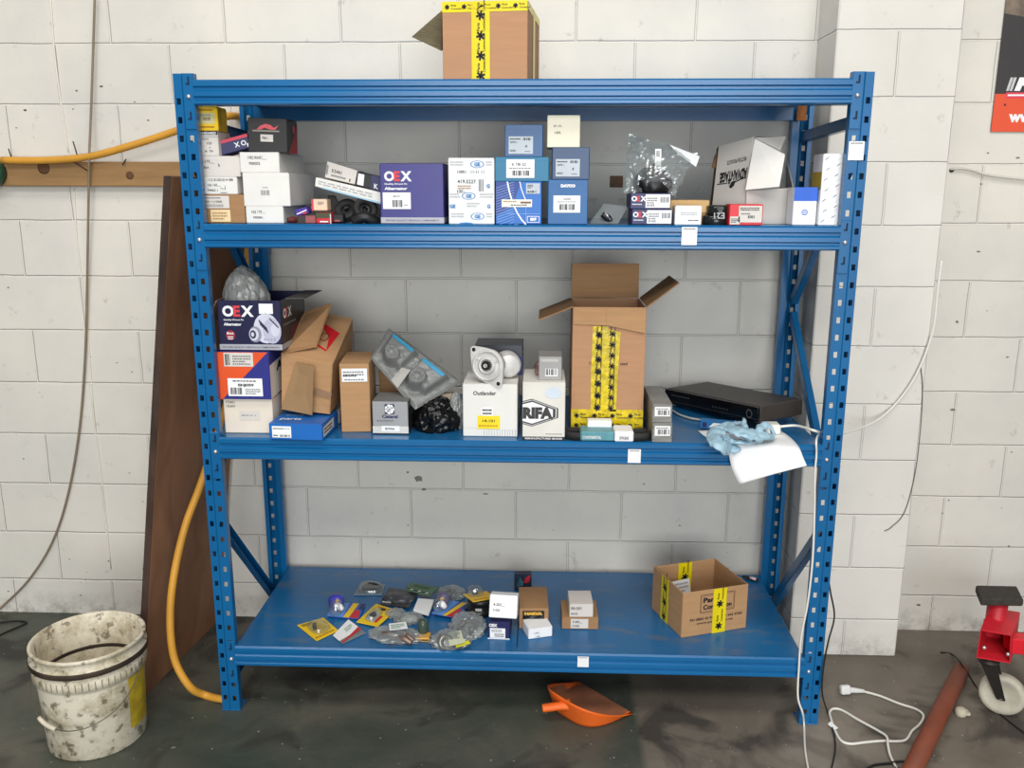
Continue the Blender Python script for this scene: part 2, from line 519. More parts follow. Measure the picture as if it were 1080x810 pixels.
w = MB(); w.box(PX0, PX1, YP, YW+.02, 0, 3.6, block_mat('painted_block_pier', (-PX0-YP+.385*4.5, -ZC+2.), .5, .385, base=(224, 220, 212), low=(212, 208, 200)), .004)
w.build('wall_pier', kind='structure', loc=(0, 0, 0))

def floor_mat():
    m, nt, b = new_mat('stained_concrete_floor')
    tc = N(nt, 'ShaderNodeTexCoord'); src = tc.outputs['Object']
    sx = N(nt, 'ShaderNodeSeparateXYZ'); nt.links.new(src, sx.inputs[0])
    n1 = N(nt, 'ShaderNodeTexNoise', i_Scale=1.6, i_Detail=7., i_Roughness=.62, i_Distortion=.4); nt.links.new(src, n1.inputs['Vector'])
    rl = ramp(nt, [(.28, lin((48, 60, 52))), (.5, lin((76, 79, 69))), (.72, lin((104, 98, 86)))])
    rr = ramp(nt, [(.28, lin((88, 81, 71))), (.5, lin((114, 106, 95))), (.72, lin((138, 129, 117)))])
    nt.links.new(n1.outputs['Fac'], rl.inputs['Fac']); nt.links.new(n1.outputs['Fac'], rr.inputs['Fac'])
    # two pours either side of a joint
    st = N(nt, 'ShaderNodeMapRange'); st.inputs['From Min'].default_value = .375; st.inputs['From Max'].default_value = .40
    nt.links.new(sx.outputs['X'], st.inputs['Value'])
    mx = N(nt, 'ShaderNodeMix', data_type='RGBA'); nt.links.new(st.outputs[0], mx.inputs[0])
    nt.links.new(rl.outputs['Color'], mx.inputs[6]); nt.links.new(rr.outputs['Color'], mx.inputs[7])
    # oily stains
    n2 = N(nt, 'ShaderNodeTexNoise', i_Scale=3.4, i_Detail=4., i_Distortion=1.2); nt.links.new(src, n2.inputs['Vector'])
    r2 = ramp(nt, [(.53, (0, 0, 0, 1)), (.66, (.75, .75, .75, 1))]); nt.links.new(n2.outputs['Fac'], r2.inputs['Fac'])
    m2 = N(nt, 'ShaderNodeMix', data_type='RGBA'); nt.links.new(r2.outputs['Color'], m2.inputs[0])
    nt.links.new(mx.outputs[2], m2.inputs[6]); m2.inputs[7].default_value = lin((44, 40, 36))
    # paint flecks and grit
    vo = N(nt, 'ShaderNodeTexVoronoi', i_Scale=30.); nt.links.new(src, vo.inputs['Vector'])
    n5 = N(nt, 'ShaderNodeTexNoise', i_Scale=120., i_Detail=2.); nt.links.new(src, n5.inputs['Vector'])
    vd = N(nt, 'ShaderNodeMath', operation='MULTIPLY_ADD'); vd.inputs[1].default_value = .22; nt.links.new(n5.outputs['Fac'], vd.inputs[0]); nt.links.new(vo.outputs['Distance'], vd.inputs[2])
    lt = N(nt, 'ShaderNodeMath', operation='LESS_THAN'); lt.inputs[1].default_value = .185; nt.links.new(vd.outputs[0], lt.inputs[0])
    vc = N(nt, 'ShaderNodeSeparateColor'); nt.links.new(vo.outputs['Color'], vc.inputs[0])
    gt = N(nt, 'ShaderNodeMath', operation='GREATER_THAN'); gt.inputs[1].default_value = .45; nt.links.new(vc.outputs[0], gt.inputs[0])
    fm = N(nt, 'ShaderNodeMath', operation='MULTIPLY'); nt.links.new(lt.outputs[0], fm.inputs[0]); nt.links.new(gt.outputs[0], fm.inputs[1])
    fm2 = N(nt, 'ShaderNodeMath', operation='MULTIPLY'); fm2.inputs[1].default_value = .7; nt.links.new(fm.outputs[0], fm2.inputs[0])
    m5 = N(nt, 'ShaderNodeMix', data_type='RGBA'); nt.links.new(fm2.outputs[0], m5.inputs[0])
    nt.links.new(m2.outputs[2], m5.inputs[6]); m5.inputs[7].default_value = lin((176, 172, 160))
    nt.links.new(m5.outputs[2], b.inputs['Base Color'])
    r6 = ramp(nt, [(.35, (.42, .42, .42, 1)), (.65, (.72, .72, .72, 1))]); nt.links.new(n2.outputs['Fac'], r6.inputs['Fac'])
    nt.links.new(r6.outputs['Color'], b.inputs['Roughness'])
    n7 = N(nt, 'ShaderNodeTexNoise', i_Scale=45., i_Detail=5.); nt.links.new(src, n7.inputs['Vector'])
    bp = N(nt, 'ShaderNodeBump', i_Strength=.25, i_Distance=.004); nt.links.new(n7.outputs['Fac'], bp.inputs['Height'])
    nt.links.new(bp.outputs['Normal'], b.inputs['Normal'])
    return m
w = MB(); w.box(-3.2, 3.6, -5, YW+.19, -.1, 0, floor_mat(), 0)
w.build('floor', kind='structure', loc=(0, 0, 0))

# ------------------------------------------------------------------ the rack
def rack_mat(name, rgb, worn, amount=.62):
    m, nt, b = new_mat(name)
    b.inputs['Roughness'].default_value = .26
    tc = N(nt, 'ShaderNodeTexCoord'); src = tc.outputs['Object']
    n1 = N(nt, 'ShaderNodeTexNoise', i_Scale=3., i_Detail=5.); nt.links.new(src, n1.inputs['Vector'])
    c = lin(rgb)
    r1 = ramp(nt, [(.3, tuple(x*.9 for x in c[:3])+(1,)), (.7, tuple(x*1.08 for x in c[:3])+(1,))]); nt.links.new(n1.outputs['Fac'], r1.inputs['Fac'])
    mp = N(nt, 'ShaderNodeMapping'); mp.inputs['Scale'].default_value = (3, 8, 8); nt.links.new(src, mp.inputs['Vector'])
    n2 = N(nt, 'ShaderNodeTexNoise', i_Scale=2.2, i_Detail=8., i_Roughness=.7); nt.links.new(mp.outputs[0], n2.inputs['Vector'])
    r2 = ramp(nt, [(amount, (0, 0, 0, 1)), (amount+.14, (.7, .7, .7, 1))]); nt.links.new(n2.outputs['Fac'], r2.inputs['Fac'])
    mx = N(nt, 'ShaderNodeMix', data_type='RGBA'); nt.links.new(r2.outputs['Color'], mx.inputs[0])
    nt.links.new(r1.outputs['Color'], mx.inputs[6]); mx.inputs[7].default_value = lin(worn)
    nt.links.new(mx.outputs[2], b.inputs['Base Color'])
    return m
RBLUE = rack_mat('blue_powder_coat', (12, 96, 150), (46, 106, 148), .67)
RDECK = rack_mat('blue_deck_sheet', (24, 99, 152), (90, 106, 120), .53)
SLOT = mat('slot_shadow_gap', (14, 30, 52), .7, var=0)

WO, HR, DR = .958, 1.969, .59
S = (1.952, 1.560, .926, .234)         # shelf heights, top to bottom
rack = thing('storage_rack', 'blue steel four-shelf storage rack with perforated uprights against the block wall', 'rack', (0, DR/2, 0))

def upright(sx, front):
    """open steel post with two columns of slots; sx -1 left, +1 right"""
    mb = MB()
    yf = 0. if front else DR
    dy = 1. if front else -1.
    xo = sx*WO
    # profile from the inner lip round the front to the outer lip: (distance from outer edge, depth)
    prof = [(.040, .024), (.058, .024), (.058, 0), (.028, 0), (.023, .0045), (0, .0045), (0, .055), (.014, .055)]
    pts = [Vector((xo-sx*a, yf+dy*d, 0)) for a, d in prof]
    rows = 38; pitch = .05; hw, hh = .0058, .0085
    for i in range(len(pts)-1):
        a, b = pts[i], pts[i+1]
        L = (b-a).length
        if i in (2, 4):
            ax = (b-a)/L; c = L*.5 if i == 2 else L*.5
            us = [0, c-hw, c+hw, L]
            zs = [0]
            for r in range(rows):
                z = .045+pitch*r
                zs += [z-hh, z+hh]
            zs.append(HR)
            vs = [a+ax*u+Vector((0, 0, z)) for z in zs for u in us]
            fs = []
            for j in range(len(zs)-1):
                for k in range(3):
                    if k == 1 and j % 2 == 1: continue
                    fs.append((j*4+k, j*4+k+1, (j+1)*4+k+1, (j+1)*4+k))
            mb.add(vs, fs, RBLUE)
        else:
            mb.add([a, b, b+Vector((0, 0, HR)), a+Vector((0, 0, HR))], [(0, 1, 2, 3)], RBLUE)
    o = mb.build('upright', rack, world=True, solid=.0018)
    ft = MB()
    x0, x1 = sorted((xo+sx*.002, xo-sx*.060))
    y0, y1 = sorted((yf-dy*.002, yf+dy*.060))
    ft.box(x0, x1, y0, y1, 0, .004, RBLUE, .001)
    cx_ = xo-sx*.03
    f = ft.build('foot_plate', o, world=True)

for sx in (-1, 1):
    for fr in (True, False): upright(sx, fr)

BEAM = [(.034, -.004), (.004, 0), (-.003, 0), (-.009, -.005), (-.009, -.017), (-.003, -.021), (-.003, -.027), (-.010, -.032),
        (-.010, -.044), (-.004, -.048), (-.004, -.053), (-.010, -.057), (-.010, -.064), (-.004, -.068), (.034, -.068)]
def beam(z, front):
    mb = MB()
    x0, x1 = -WO+.0590, WO-.0590
    yf, dy = (0., 1.) if front else (DR, -1.)
    n = len(BEAM)
    vs = [(x0, yf+dy*y, z+q) for y, q in BEAM]+[(x1, yf+dy*y, z+q) for y, q in BEAM]
    fs = [(i, (i+1) % n, n+(i+1) % n, n+i) for i in range(n)]+[tuple(range(n)), tuple(range(n, 2*n))[::-1]]
    mb.add(vs, fs, RBLUE)
    b = mb.build('beam', rack, world=True)
    for sx in (-1, 1):
        c = MB()
        xa, xb = sorted((sx*(WO-.0595), sx*(WO-.029)))
        y0, y1 = sorted((yf-dy*.0052, yf-dy*.0015))
        zt, zb = z+.016, z-.132
        c.box(xa, xb, y0, y1, zb, zt, RBLUE, .001)
        xm = (xa+xb)/2
        for zz in (z-.002, z-.095):
            ya, yb = sorted((yf-dy*.0075, yf-dy*.005))
            c.box(xm-.006, xm+.004, ya, yb, zz-.011, zz-.007, SLOT, .0005)
            c.box(xm+.0, xm+.004, ya, yb, zz-.007, zz+.010, SLOT, .0005)
        cp = c.build('beam_connector', b, world=True)
        if front:
            k = MB()
            M = Matrix.Translation((xm, yf-dy*.005, z-.045)) @ Matrix.Rotation(dy*PI/2, 4, 'X')
            k.lathe([(.0062, 0), (.0062, .003), (.0045, .0055), (.0012, .0065)], ZINC, 12, M)
            k.build('bolt', b, world=True)
for z in S:
    beam(z, True); beam(z, False)
    for xa, xb in ((-WO+.0605, -.001), (.001, WO-.0605)):
        d = MB()
        d.box(xa, xb, .006, DR-.006, z-.026, z-.0005, RDECK, .0015)
        d.build('shelf_deck', rack, world=True)

def brace(sx, y0, z0, y1, z1):
    mb = MB()
    xo = sx*(WO-.018)
    a, b = Vector((xo, y0, z0)), Vector((xo, y1, z1))
    d = (b-a); L = d.length; ang = math.atan2(d.z, d.y)
    M = Matrix.Translation(a) @ Matrix.Rotation(ang, 4, 'X')
    # open channel
    t = .002
    mb.box(-.012, -.012+t, 0, L, -.017, .017, RBLUE, .0005, M)
    mb.box(-.012, .010, 0, L, .015, .017, RBLUE, .0005, M)
    mb.box(-.012, .010, 0, L, -.017, -.015, RBLUE, .0005, M)
    mb.build('brace', rack, world=True)
for sx in (-1, 1):
    brace(sx, .03, 1.845, DR-.03, 1.83)
    brace(sx, .03, 1.78, DR-.05, 1.285)
    brace(sx, DR-.05, 1.235, .03, .76)
    brace(sx, .03, .66, DR-.05, .135)
    brace(sx, .03, .09, DR-.03, .09)

def sticker(px, py, w, h, m=WINK, Y=-.0105):
    p = at(px, py, Y=Y)
    s_ = MB(); s_.box(p.x-w/2, p.x+w/2, Y-.0004, Y+.0002, p.z-h/2, p.z+h/2, m, 0)
    f = Face(s_, (p.x-w/2, Y-.0004, p.z-h/2), (p.x+w/2, Y-.0004, p.z-h/2), (p.x+w/2, Y-.0004, p.z+h/2), (p.x-w/2, Y-.0004, p.z+h/2))
    f.fine(.12, .84, .9, .97, 1, GREYINK, 1)
    s_.build('sticker', rack, world=True, label='blank white square sticker')
sticker(727, 249, .043, .050); sticker(669, 481, .038, .042); sticker(615, 698, .035, .036); sticker(903, 159, .042, .050, Y=-.003)
s_ = MB(); p = at(843, 118, Y=DR-.03)
s_.box(p.x-.016, p.x+.016, DR-.06, DR-.055, p.z-.03, p.z+.025, mat('rust_orange', (140, 84, 40), .8, var=.3, scale=40), .001)
s_.build('rust_patch', rack, world=True)

# ------------------------------------------------------------------ helpers for open cartons
def open_carton(name, label, cat, w, d, h, m, loc, rot, flaps, t=.004, inside=None, group=None, floor=True):
    """flaps: side -> (length, angle); angle 0 stands up, 180 hangs down the outside"""
    r = thing(name, label, cat, loc, rot, group)
    inside = inside or m
    b = MB()
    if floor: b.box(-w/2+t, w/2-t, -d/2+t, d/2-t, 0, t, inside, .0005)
    b.box(-w/2, w/2, -d/2, -d/2+t, 0, h, m, .0012)
    b.box(-w/2, w/2, d/2-t, d/2, 0, h, m, .0012)
    b.box(-w/2, -w/2+t, -d/2+t, d/2-t, 0, h, m, .0012)
    b.box(w/2-t, w/2, -d/2+t, d/2-t, 0, h, m, .0012)
    F = {}
    for side, (L, ang, *rest) in flaps.items():
        fm = rest[0] if rest else m
        a = math.radians(ang)
        f = MB()
        if side in ('left', 'right'):
            sg = -1 if side == 'left' else 1
            M = Matrix.Translation((sg*w/2, 0, h)) @ Matrix.Rotation(sg*a, 4, 'Y')
            f.box(-t/2 if sg > 0 else -t/2, t/2, -d/2+.002, d/2-.002, .001, L, fm, .001, M)
        else:
            sg = -1 if side == 'front' else 1
            M = Matrix.Translation((0, sg*d/2, h)) @ Matrix.Rotation(-sg*a, 4, 'X')
            f.box(-w/2+.002, w/2-.002, -t/2, t/2, .001, L, fm, .001, M)
        F[side] = (f, M, L)
    return r, b, F

def tape_print(f, vertical, n, seed=0, m=INK):
    """black star marks and tiny words along a strip of packing tape"""
    rr = random.Random(seed)
    for k in range(n):
        c = (k+.5)/n
        u, v = (.5, c) if vertical else (c, .5)
        su = .25*(1 if vertical else f.H/f.W); sv = .25*(f.W/f.H if vertical else 1)
        du, dv = (0, -.19/n) if vertical else (-.2/n, 0)
        for q in range(6):
            a = q*PI/3+.3
            uu, vv = u+du, v+dv
            f.line(uu, vv, uu+su*math.cos(a), vv+sv*math.sin(a), .006 if min(f.W, f.H) > .04 else .004, m, 2)
        if vertical:
            f.text('Parts', .45, c+.02/n, .16*f.W/f.H, m, 'L', 2, rot=PI/2)
            f.text('Connection', .75, c+.0/n, .14*f.W/f.H, m, 'L', 2, rot=PI/2)
        else:
            f.text('Parts', c+.02/n, .55, .2, m, 'L', 2)
            f.text('Connection', c+.02/n, .25, .18, m, 'L', 2)

def hand(f, rows, m=INK, seed=3):
    """printed code lines"""
    for (s_, u, v, h) in rows: f.text(s_, u, v, h, m, 'L', 2, bold=.01)

# ------------------------------------------------------------------ on top of the rack
Y0 = .06
A = at(472, 83, Y=Y0); B = at(562, 83, Y=Y0); T = at(517, 0.5, Y=Y0)
wd = B.x-A.x; hh = T.z-S[0]+.0
r, b, F = open_carton('cardboard_box', 'brown cardboard box taped with yellow tape on the very top of the rack', 'box',
                      wd, .30, hh, KRAFTP, ((A.x+B.x)/2, Y0+.155, S[0]), (0, 0, -.10), {})
bx = Carton.__new__(Carton); bx.w, bx.d, bx.h = wd, .30, hh
b.box(-wd/2+.001, wd/2-.001, -.149, -.002, hh-.004, hh, KRAFTP, .001)
b.box(-wd/2+.001, wd/2-.001, .002, .149, hh-.004, hh, KRAFTP, .001)
b.build('carton', r)
tp = MB(); bx.body = tp
f = bx.sub('front', .345, 0, .56, 1, tp); f.rect(0, 0, 1, 1, TAPE, 2); f.OFF = .0008; tape_print(f, True, 4, 2)
f = bx.sub('front', 0, .87, 1, 1.0, tp); f.rect(0, 0, 1, 1, TAPE, 1); tape_print(f, False, 5, 2)
f = bx.sub('right', 0, .90, 1, 1, tp); f.rect(0, 0, 1, 1, TAPE, 1)
f = bx.sub('right', .42, 0, .58, 1, tp); f.rect(0, 0, 1, 1, TAPE, 2)
tp.build('tape', r)
fl = MB()
P4 = [at(434, 39, Y=.10), at(466, 11, Y=.20), at(471, 45, Y=.21), at(466, 54, Y=.12)]
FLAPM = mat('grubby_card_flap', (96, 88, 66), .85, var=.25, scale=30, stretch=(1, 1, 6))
fl.hexa([p for p in P4]+[p+Vector((.001, .004, .002)) for p in P4], FLAPM, .0006)
fl.build('flap', r, world=True, label='grubby folded-out flap')

# ------------------------------------------------------------------ second shelf, left stack
Z2 = S[1]
YB = .05
G1 = 'boxes stacked at the left end of the second shelf'
def B2(name, label, pl, pr, yt, d, m, base, Y=YB, **k):
    return Carton(name, label, k.pop('cat', 'box'), pl, pr, yt, d, m, Y=Y, base=base, **k)

c = B2('brown_carton', 'small brown carton with two paper labels at bottom left of second shelf', (213, 235), (259, 235), 205, .22, KRAFT2, Z2)
f = c.label('front', .07, .52, .66, .95, WHITE2); f.text('K41 1115030', .1, .45, .17, INK, w=.62, bold=.01); f.fine(.08, .1, .8, .34, 2); f.fine(.1, .75, .7, .93, 1)
f = c.label('front', .22, .05, .67, .47, mat('cream_label', (232, 206, 160), .7)); f.fine(.1, .15, .9, .85, 3, mat('tan_ink', (170, 130, 84), .7), seed=4)
c.done(); z = c.top
c = B2('white_carton', 'white parts box with handwriting directly on the small brown carton', (211, 206), (251, 206), 186.5, .22, WHITE, z)
f = c.face('front'); hand(f, [('112 E-G010 H BR', .25, .76, .15), ('162 165__', .22, .45, .16), ('F4465-1', .22, .17, .14)])
f.line(.55, .35, .68, .3, .0012, INK, 2); f.line(.68, .3, .68, .5, .0012, INK, 2); f.line(.55, .1, .72, .1, .0016, INK, 2)
c.done(); z = c.top
c = B2('white_carton', 'plain white parts box just under the grey box with the black lettered band', (210.5, 186), (253.5, 186), 164.5, .22, WHITE2, z)
f = c.face('front'); hand(f, [('12-175__', .04, .65, .16), ('F1005A', .04, .4, .1), ('b', .48, .5, .14)])
c.done(); zw = c.top
c = B2('grey_carton', 'pale grey box with a black lettered band right under the yellow box', (207, 163.5), (231, 163.5), 138, .10, WHITE2, zw)
f = c.face('front'); f.rect(0, .84, 1, 1, INK, 1); f.text('STANDARD', .04, .86, .1, WINK, w=.9, bold=.03)
hand(f, [('PRODUCT', .2, .64, .06), ('CO', .5, .46, .1), ('4', .6, .3, .07), ('24   TPI', .38, .15, .08)]); f.line(0, .76, 1, .76, .001, GREYINK, 1)
c.done(); z = c.top
c = B2('yellow_carton', 'yellow box with a pale printed panel topping the far left stack', (207.5, 137.5), (230.5, 137.5), 112.5, .075, YELLOW, z)
f = c.face('front'); f.rect(.1, .3, .86, .74, mat('pale_panel', (206, 198, 150), .6), 1); f.bars(.34, .43, .66, .57, mat('brown_ink', (120, 84, 60), .6), 2)
f.fine(.2, .8, .8, .94, 1, mat('ochre_ink', (170, 110, 20), .6)); f.fine(.2, .1, .85, .24, 1, mat('ochre_ink', (170, 110, 20), .6)); f.fine(.2, .62, .7, .7, 1)
g = c.face('right'); g.rect(.0, .0, .4, 1, mat('ochre', (196, 156, 18), .5), 1)
c.done()
# the box lying askew, its lettering upside down
PA = at(230, 152, Y=.07)
c = Carton('navy_red_carton', 'navy and red box lying tilted and upside down beside the black banded grey box', 'box', (229, 163.5), (263, 163.5), 148, .10, NAVY, Y=.065, base=zw+.004)
c.rot = (.0, -.26, .10); c.loc = c.loc + Vector((-.002, .012, .009))
f = c.face('front'); f.rect(0, .78, 1, 1, mat('pink_red', (206, 62, 84), .5), 1); f.text('O X', .9, .62, .36, WINK, 'L', 2, rot=PI, bold=.03); f.rect(.9, .1, .97, .35, WINK, 1)
g = c.face('top'); g.rect(0, 0, 1, 1, mat('dark_red_print', (150, 20, 34), .5), 1)
c.done()

c = B2('white_carton', 'small white box at the shelf under the large white carton', (260, 236), (299.5, 236), 217.5, .26, WHITE, Z2)
f = c.face('front'); hand(f, [('162 175__', .16, .58, .17), ('F0008A .', .2, .28, .13)]); c.done(); z = c.top
c = B2('white_carton', 'large white carton with a tiny grey barcode in the left stack', (257.5, 217.3), (306.5, 217.3), 182, .27, WHITE, z)
f = c.face('front'); f.bars(.38, .33, .56, .48, mat('faded_ink', (140, 138, 140), .6)); f.fine(.42, .54, .54, .58, 1); c.done(); z = c.top
c = B2('white_carton', 'white box under the black carton with the red winged mark', (253.5, 181.5), (295, 180.5), 160.5, .26, WHITE, z)
f = c.face('front'); hand(f, [('192 RNC__', .22, .64, .17), ('F00002', .24, .38, .14)]); c.done(); z = c.top
BLKC = mat('dark_grey_print', (48, 46, 47), .45, var=.06)
c = B2('black_carton', 'dark grey box with a red winged mark topping the second stack', (262, 160), (303.5, 162.5), 124.5, .10, BLKC, z, Y=.055, tilt=(0, .035))
f = c.face('front')
f.poly([(.22, .66), (.32, .77), (.45, .83), (.58, .80), (.66, .72), (.78, .80), (.70, .66), (.55, .67), (.42, .72), (.34, .66)], mat('salmon_print', (214, 88, 96), .5), 1)
f.rect(.12, .60, .80, .645, mat('grey_wing', (150, 140, 130), .5), 1)
f = c.label('front', .32, .31, .64, .52, WHITE2); f.text('PBK1-', .15, .35, .3, INK, w=.5, bold=.01)
g = c.face('right'); g.poly([(.2, 0), (1, 0), (1, .95), (.75, .6)], mat('crimson_print', (176, 34, 48), .5), 1); g.ell(.6, .72, .14, .12, mat('salmon_print', (214, 88, 96), .5), 2); g.poly([(0, 0), (.2, 0), (.75, .6), (.68, .62)], mat('bronze_print', (120, 70, 50), .5), 2)
c.done()

# loose small things
c = B2('cream_carton', 'cream and red small box standing on the green and red one', (329, 224.5), (345.5, 224.5), 210, .05, mat('cream_print', (224, 200, 172), .6), Z2+.036, Y=.075)
f = c.face('front'); f.rect(0, 0, .13, 1, mat('pink_red', (206, 62, 84), .5), 1); f.fine(.4, .5, .8, .8, 3); c.done()
c = B2('red_green_carton', 'tiny red box with dark green band beside black parts', (333.5, 236), (349.5, 236), 224.6, .08, RED, Z2, Y=.05)
f = c.face('front'); f.rect(0, .52, 1, 1, mat('olive_print', (74, 74, 52), .6), 1); f.rect(.25, .12, .8, .24, WINK, 1); f.rect(.93, 0, 1, .9, WHITE2, 2); c.done()
c = B2('purple_carton', 'tiny purple box lying tilted at the foot of the white stack', (312, 227), (326, 225.5), 219.5, .04, mat('violet_print', (72, 50, 150), .4), Z2+.024, Y=.07, tilt=(0, -.25))
f = c.face('front'); f.line(.1, .3, .9, .55, .003, WINK, 1); f.rect(.55, .05, .85, .3, RED, 2); c.done()
c = B2('pink_carton', 'tiny dull pink box under the purple one', (314, 236), (333, 236), 227.5, .05, mat('dull_pink', (150, 84, 84), .6), Z2, Y=.052)
c.face('front').rect(0, 0, .45, 1, mat('dull_dark', (60, 48, 48), .6), 1); c.done()
m = MB(); p = at(309, 235, Y=.06)
m.tube([(p.x-.012, .05, Z2+.010), (p.x, .06, Z2+.010), (p.x+.014, .07, Z2+.010)], [.007, .010, .008], mat('maroon_plastic', (92, 34, 28), .5), 10)
m.build('sensor_plug', label='tiny maroon plug lying by the white stack on the second shelf', cat='plug')
m = MB(); p = at(355, 236, Y=.08)
m.box(p.x-.02, p.x+.024, .075, .12, Z2, Z2+.028, BLACK, .004); m.box(p.x-.004, p.x+.014, .068, .08, Z2+.004, Z2+.010, mat('dull_pink', (150, 84, 84), .6), .001)
m.build('relay_block', label='small black block right of the red and green box', cat='car part')
# black rubber parts under the leaning tray
def ring_part(px, py, R, r, tiltv, label, name='drive_pulley', Y=.1):
    p = at(px, py, Y=Y)
    M = Matrix.Translation(p) @ Euler(tiltv).to_matrix().to_4x4()
    m_ = MB()
    m_.lathe([(r, -.014), (R*.82, -.014), (R, -.012), (R, -.005), (R*.9, -.002), (R*.9, .002), (R, .005), (R, .012), (R*.82, .014), (r, .014), (r, -.014)], DARKP, 32, M, cap=False)
    m_.lathe([(r*1.0, -.010), (r*1.0, .006), (r*.4, .006), (r*.4, -.010)], BLACK, 20, M, cap=False)
    lo = min(v.z for v in m_.v); m_.v = [v+Vector((0, 0, max(0, Z2+.001-lo))) for v in m_.v]
    return m_.build(name, label=label, cat='pulley')
ring_part(385, 222, .036, .018, (1.15, .25, .4), 'black grooved pulley propped nearest the large indigo box', Y=.10)
ring_part(366, 223, .034, .016, (.9, -.35, .2), 'black grooved pulley under the raised end of tray', Y=.12)
m = MB(); p = at(352, 214, Y=.12); q = at(360, 232, Y=.10)
m.hexa([at(345, 206, Y=.12), at(354, 206, Y=.12), at(354, 206, Y=.16), at(345, 206, Y=.16), at(350, 226, Y=.12), at(362, 226, Y=.12), at(362, 226, Y=.16), at(350, 226, Y=.16)], DARKP, .003)
m.build('rubber_mount', label='dark wedge shaped rubber mount behind the cream box', cat='car part')
m = MB()
m.tube([at(372, 234, Y=.06), at(384, 229, Y=.06), at(394, 233, Y=.07), at(401, 235, Y=.08)], [.014, .016, .016, .012], BLACK, 12)
m.build('rubber_hose', label='short fat black hose lying in front of the pulleys', cat='hose')

# flat white tray leaning, with two boxes on it
def lean_box(name, label, cat, quad, Y, dep, m, draw=None, t=None, dz=0):
    """box from four front corners in the picture plane Y (tl,tr,br,bl), given depth"""
    P = [at(px, py, Y=Y) for px, py in quad]
    mb = MB(); dv = Vector((0, dep, dz))
    tl, tr, br, bl = P
    mb.hexa([bl, br, br+dv, bl+dv, tl, tr, tr+dv, tl+dv], m, .0015)
    f = Face(mb, bl, br, tr, tl)
    if draw: draw(f)
    return mb.build(name, label=label, cat=cat)
def d1(f):
    f.fine(.05, .3, .9, .8, 2, mat('pale_ink', (176, 176, 176), .6)); f.line(.1, .05, 1, .05, .004, mat('sky_print', (150, 190, 214), .5), 2)
lean_box('flat_carton', 'long flat white box leaning on black pulleys', 'box', [(333, 187), (402, 203), (402, 215), (332, 196.5)], .09, .12, WHITE, d1)
def d2(f):
    f.text('K5441', .2, .42, .22, INK, bold=.01, w=.32); f.fine(.2, .15, .7, .34, 1); f.bars(.02, .2, .08, .8, GREYINK); f.rect(.8, .1, .84, .3, INK)
lean_box('narrow_carton', 'narrow grey white box riding on the leaning flat box', 'box', [(345, 170), (377, 180), (374, 194.5), (342.5, 187)], .10, .10, WHITE2, d2)
def d3(f):
    f.rect(.05, .1, .3, .9, WINK); f.rect(.6, .0, 1, 1, NAVY); f.text('K', .72, .1, .35, WINK)
lean_box('black_silver_carton', 'black and silver small box beside the large indigo box on the leaning box', 'box', [(377, 181), (402, 187), (402, 202), (375, 195.5)], .10, .09, BLACK, d3)

# ------------------------------------------------------------------ second shelf, middle
def oex_logo(f, u, v, h, w=None, m=WINK):
    k = h*f.H/f.W*.86
    f.text('O', u, v, h, m, bold=.045); f.text('E', u+k*1.14, v, h, mat('oex_red', (214, 60, 72), .5), bold=.045); f.text('X', u+k*1.95, v, h, m, bold=.045)
c = B2('alternator_carton', 'large square indigo box with bold white and red lettering on the second shelf', (402, 236.5), (468.5, 236.5), 172.5, .20, PURPLE, Z2, Y=.04, tilt=(0, 0))
f = c.face('front'); f.rect(0, .012, 1, .11, mat('silver_print', (172, 172, 180), .4), 1)
f.text('PROVEN QUALITY SERVICE & COMPONENTS', .08, .042, .03, INK, w=.84, bold=.01)
oex_logo(f, .07, .71, .165); f.text('Quality Direct Fit', .07, .645, .035, WINK, w=.36); f.text('Alternator', .07, .565, .05, WINK, w=.36, bold=.04)
g = c.label('front', .04, .25, .48, .525); g.text('BXA1411', .38, .72, .11, INK, w=.25, bold=.01); g.bars(.34, .12, .7, .55); g.fine(.75, .2, .9, .3, 1)
c.face('right').rect(0, .02, 1, .11, mat('silver_print', (172, 172, 180), .4), 1); c.done()

c = B2('patterned_carton', 'tall white box patterned with blue lettered ovals', (473.5, 237), (521.5, 237), 166.5, .15, mat('ge_white', (228, 230, 230), .55, var=.02), Z2, Y=.035)
f = c.face('front'); GB = mat('ge_blue', (40, 122, 186), .5); PG = mat('pale_ink', (176, 176, 176), .6)
for (u, v, ru) in ((.63, .905, .15), (.44, .43, .15), (.63, .12, .15)):
    f.ring(u, v, ru, .055, .14, GB, 1); f.text('GE', u, v-.03, .058, GB, 'C', bold=.05)
for (u, v, s_) in ((.02, .275, 'GE'), (.84, .275, 'G'), (.83, .58, 'G')):
    f.text(s_, u, v-.03, .058, GB, 'L', bold=.05)
f.poly([(.2, 0), (.55, 0), (.5, .02), (.38, .03), (.25, .02)], GB, 1)
for (u, v) in ((.05, .88), (.82, .88), (.03, .4), (.68, .4), (.4, .26), (.05, .1), (.82, .1)): f.fine(u, v, min(.98, u+.3), v+.08, 2, PG, seed=int(u*99))
hand(f, [('10001   11-11 11', .2, .77, .045), ('419.5227', .2, .62, .055), ('100.-', .19, .475, .05)]); f.fine(.2, .53, .5, .6, 2, mat('tan_ink', (170, 130, 84), .7)); f.bars(.66, .5, .77, .68, GREYINK, n=6)
c.done()

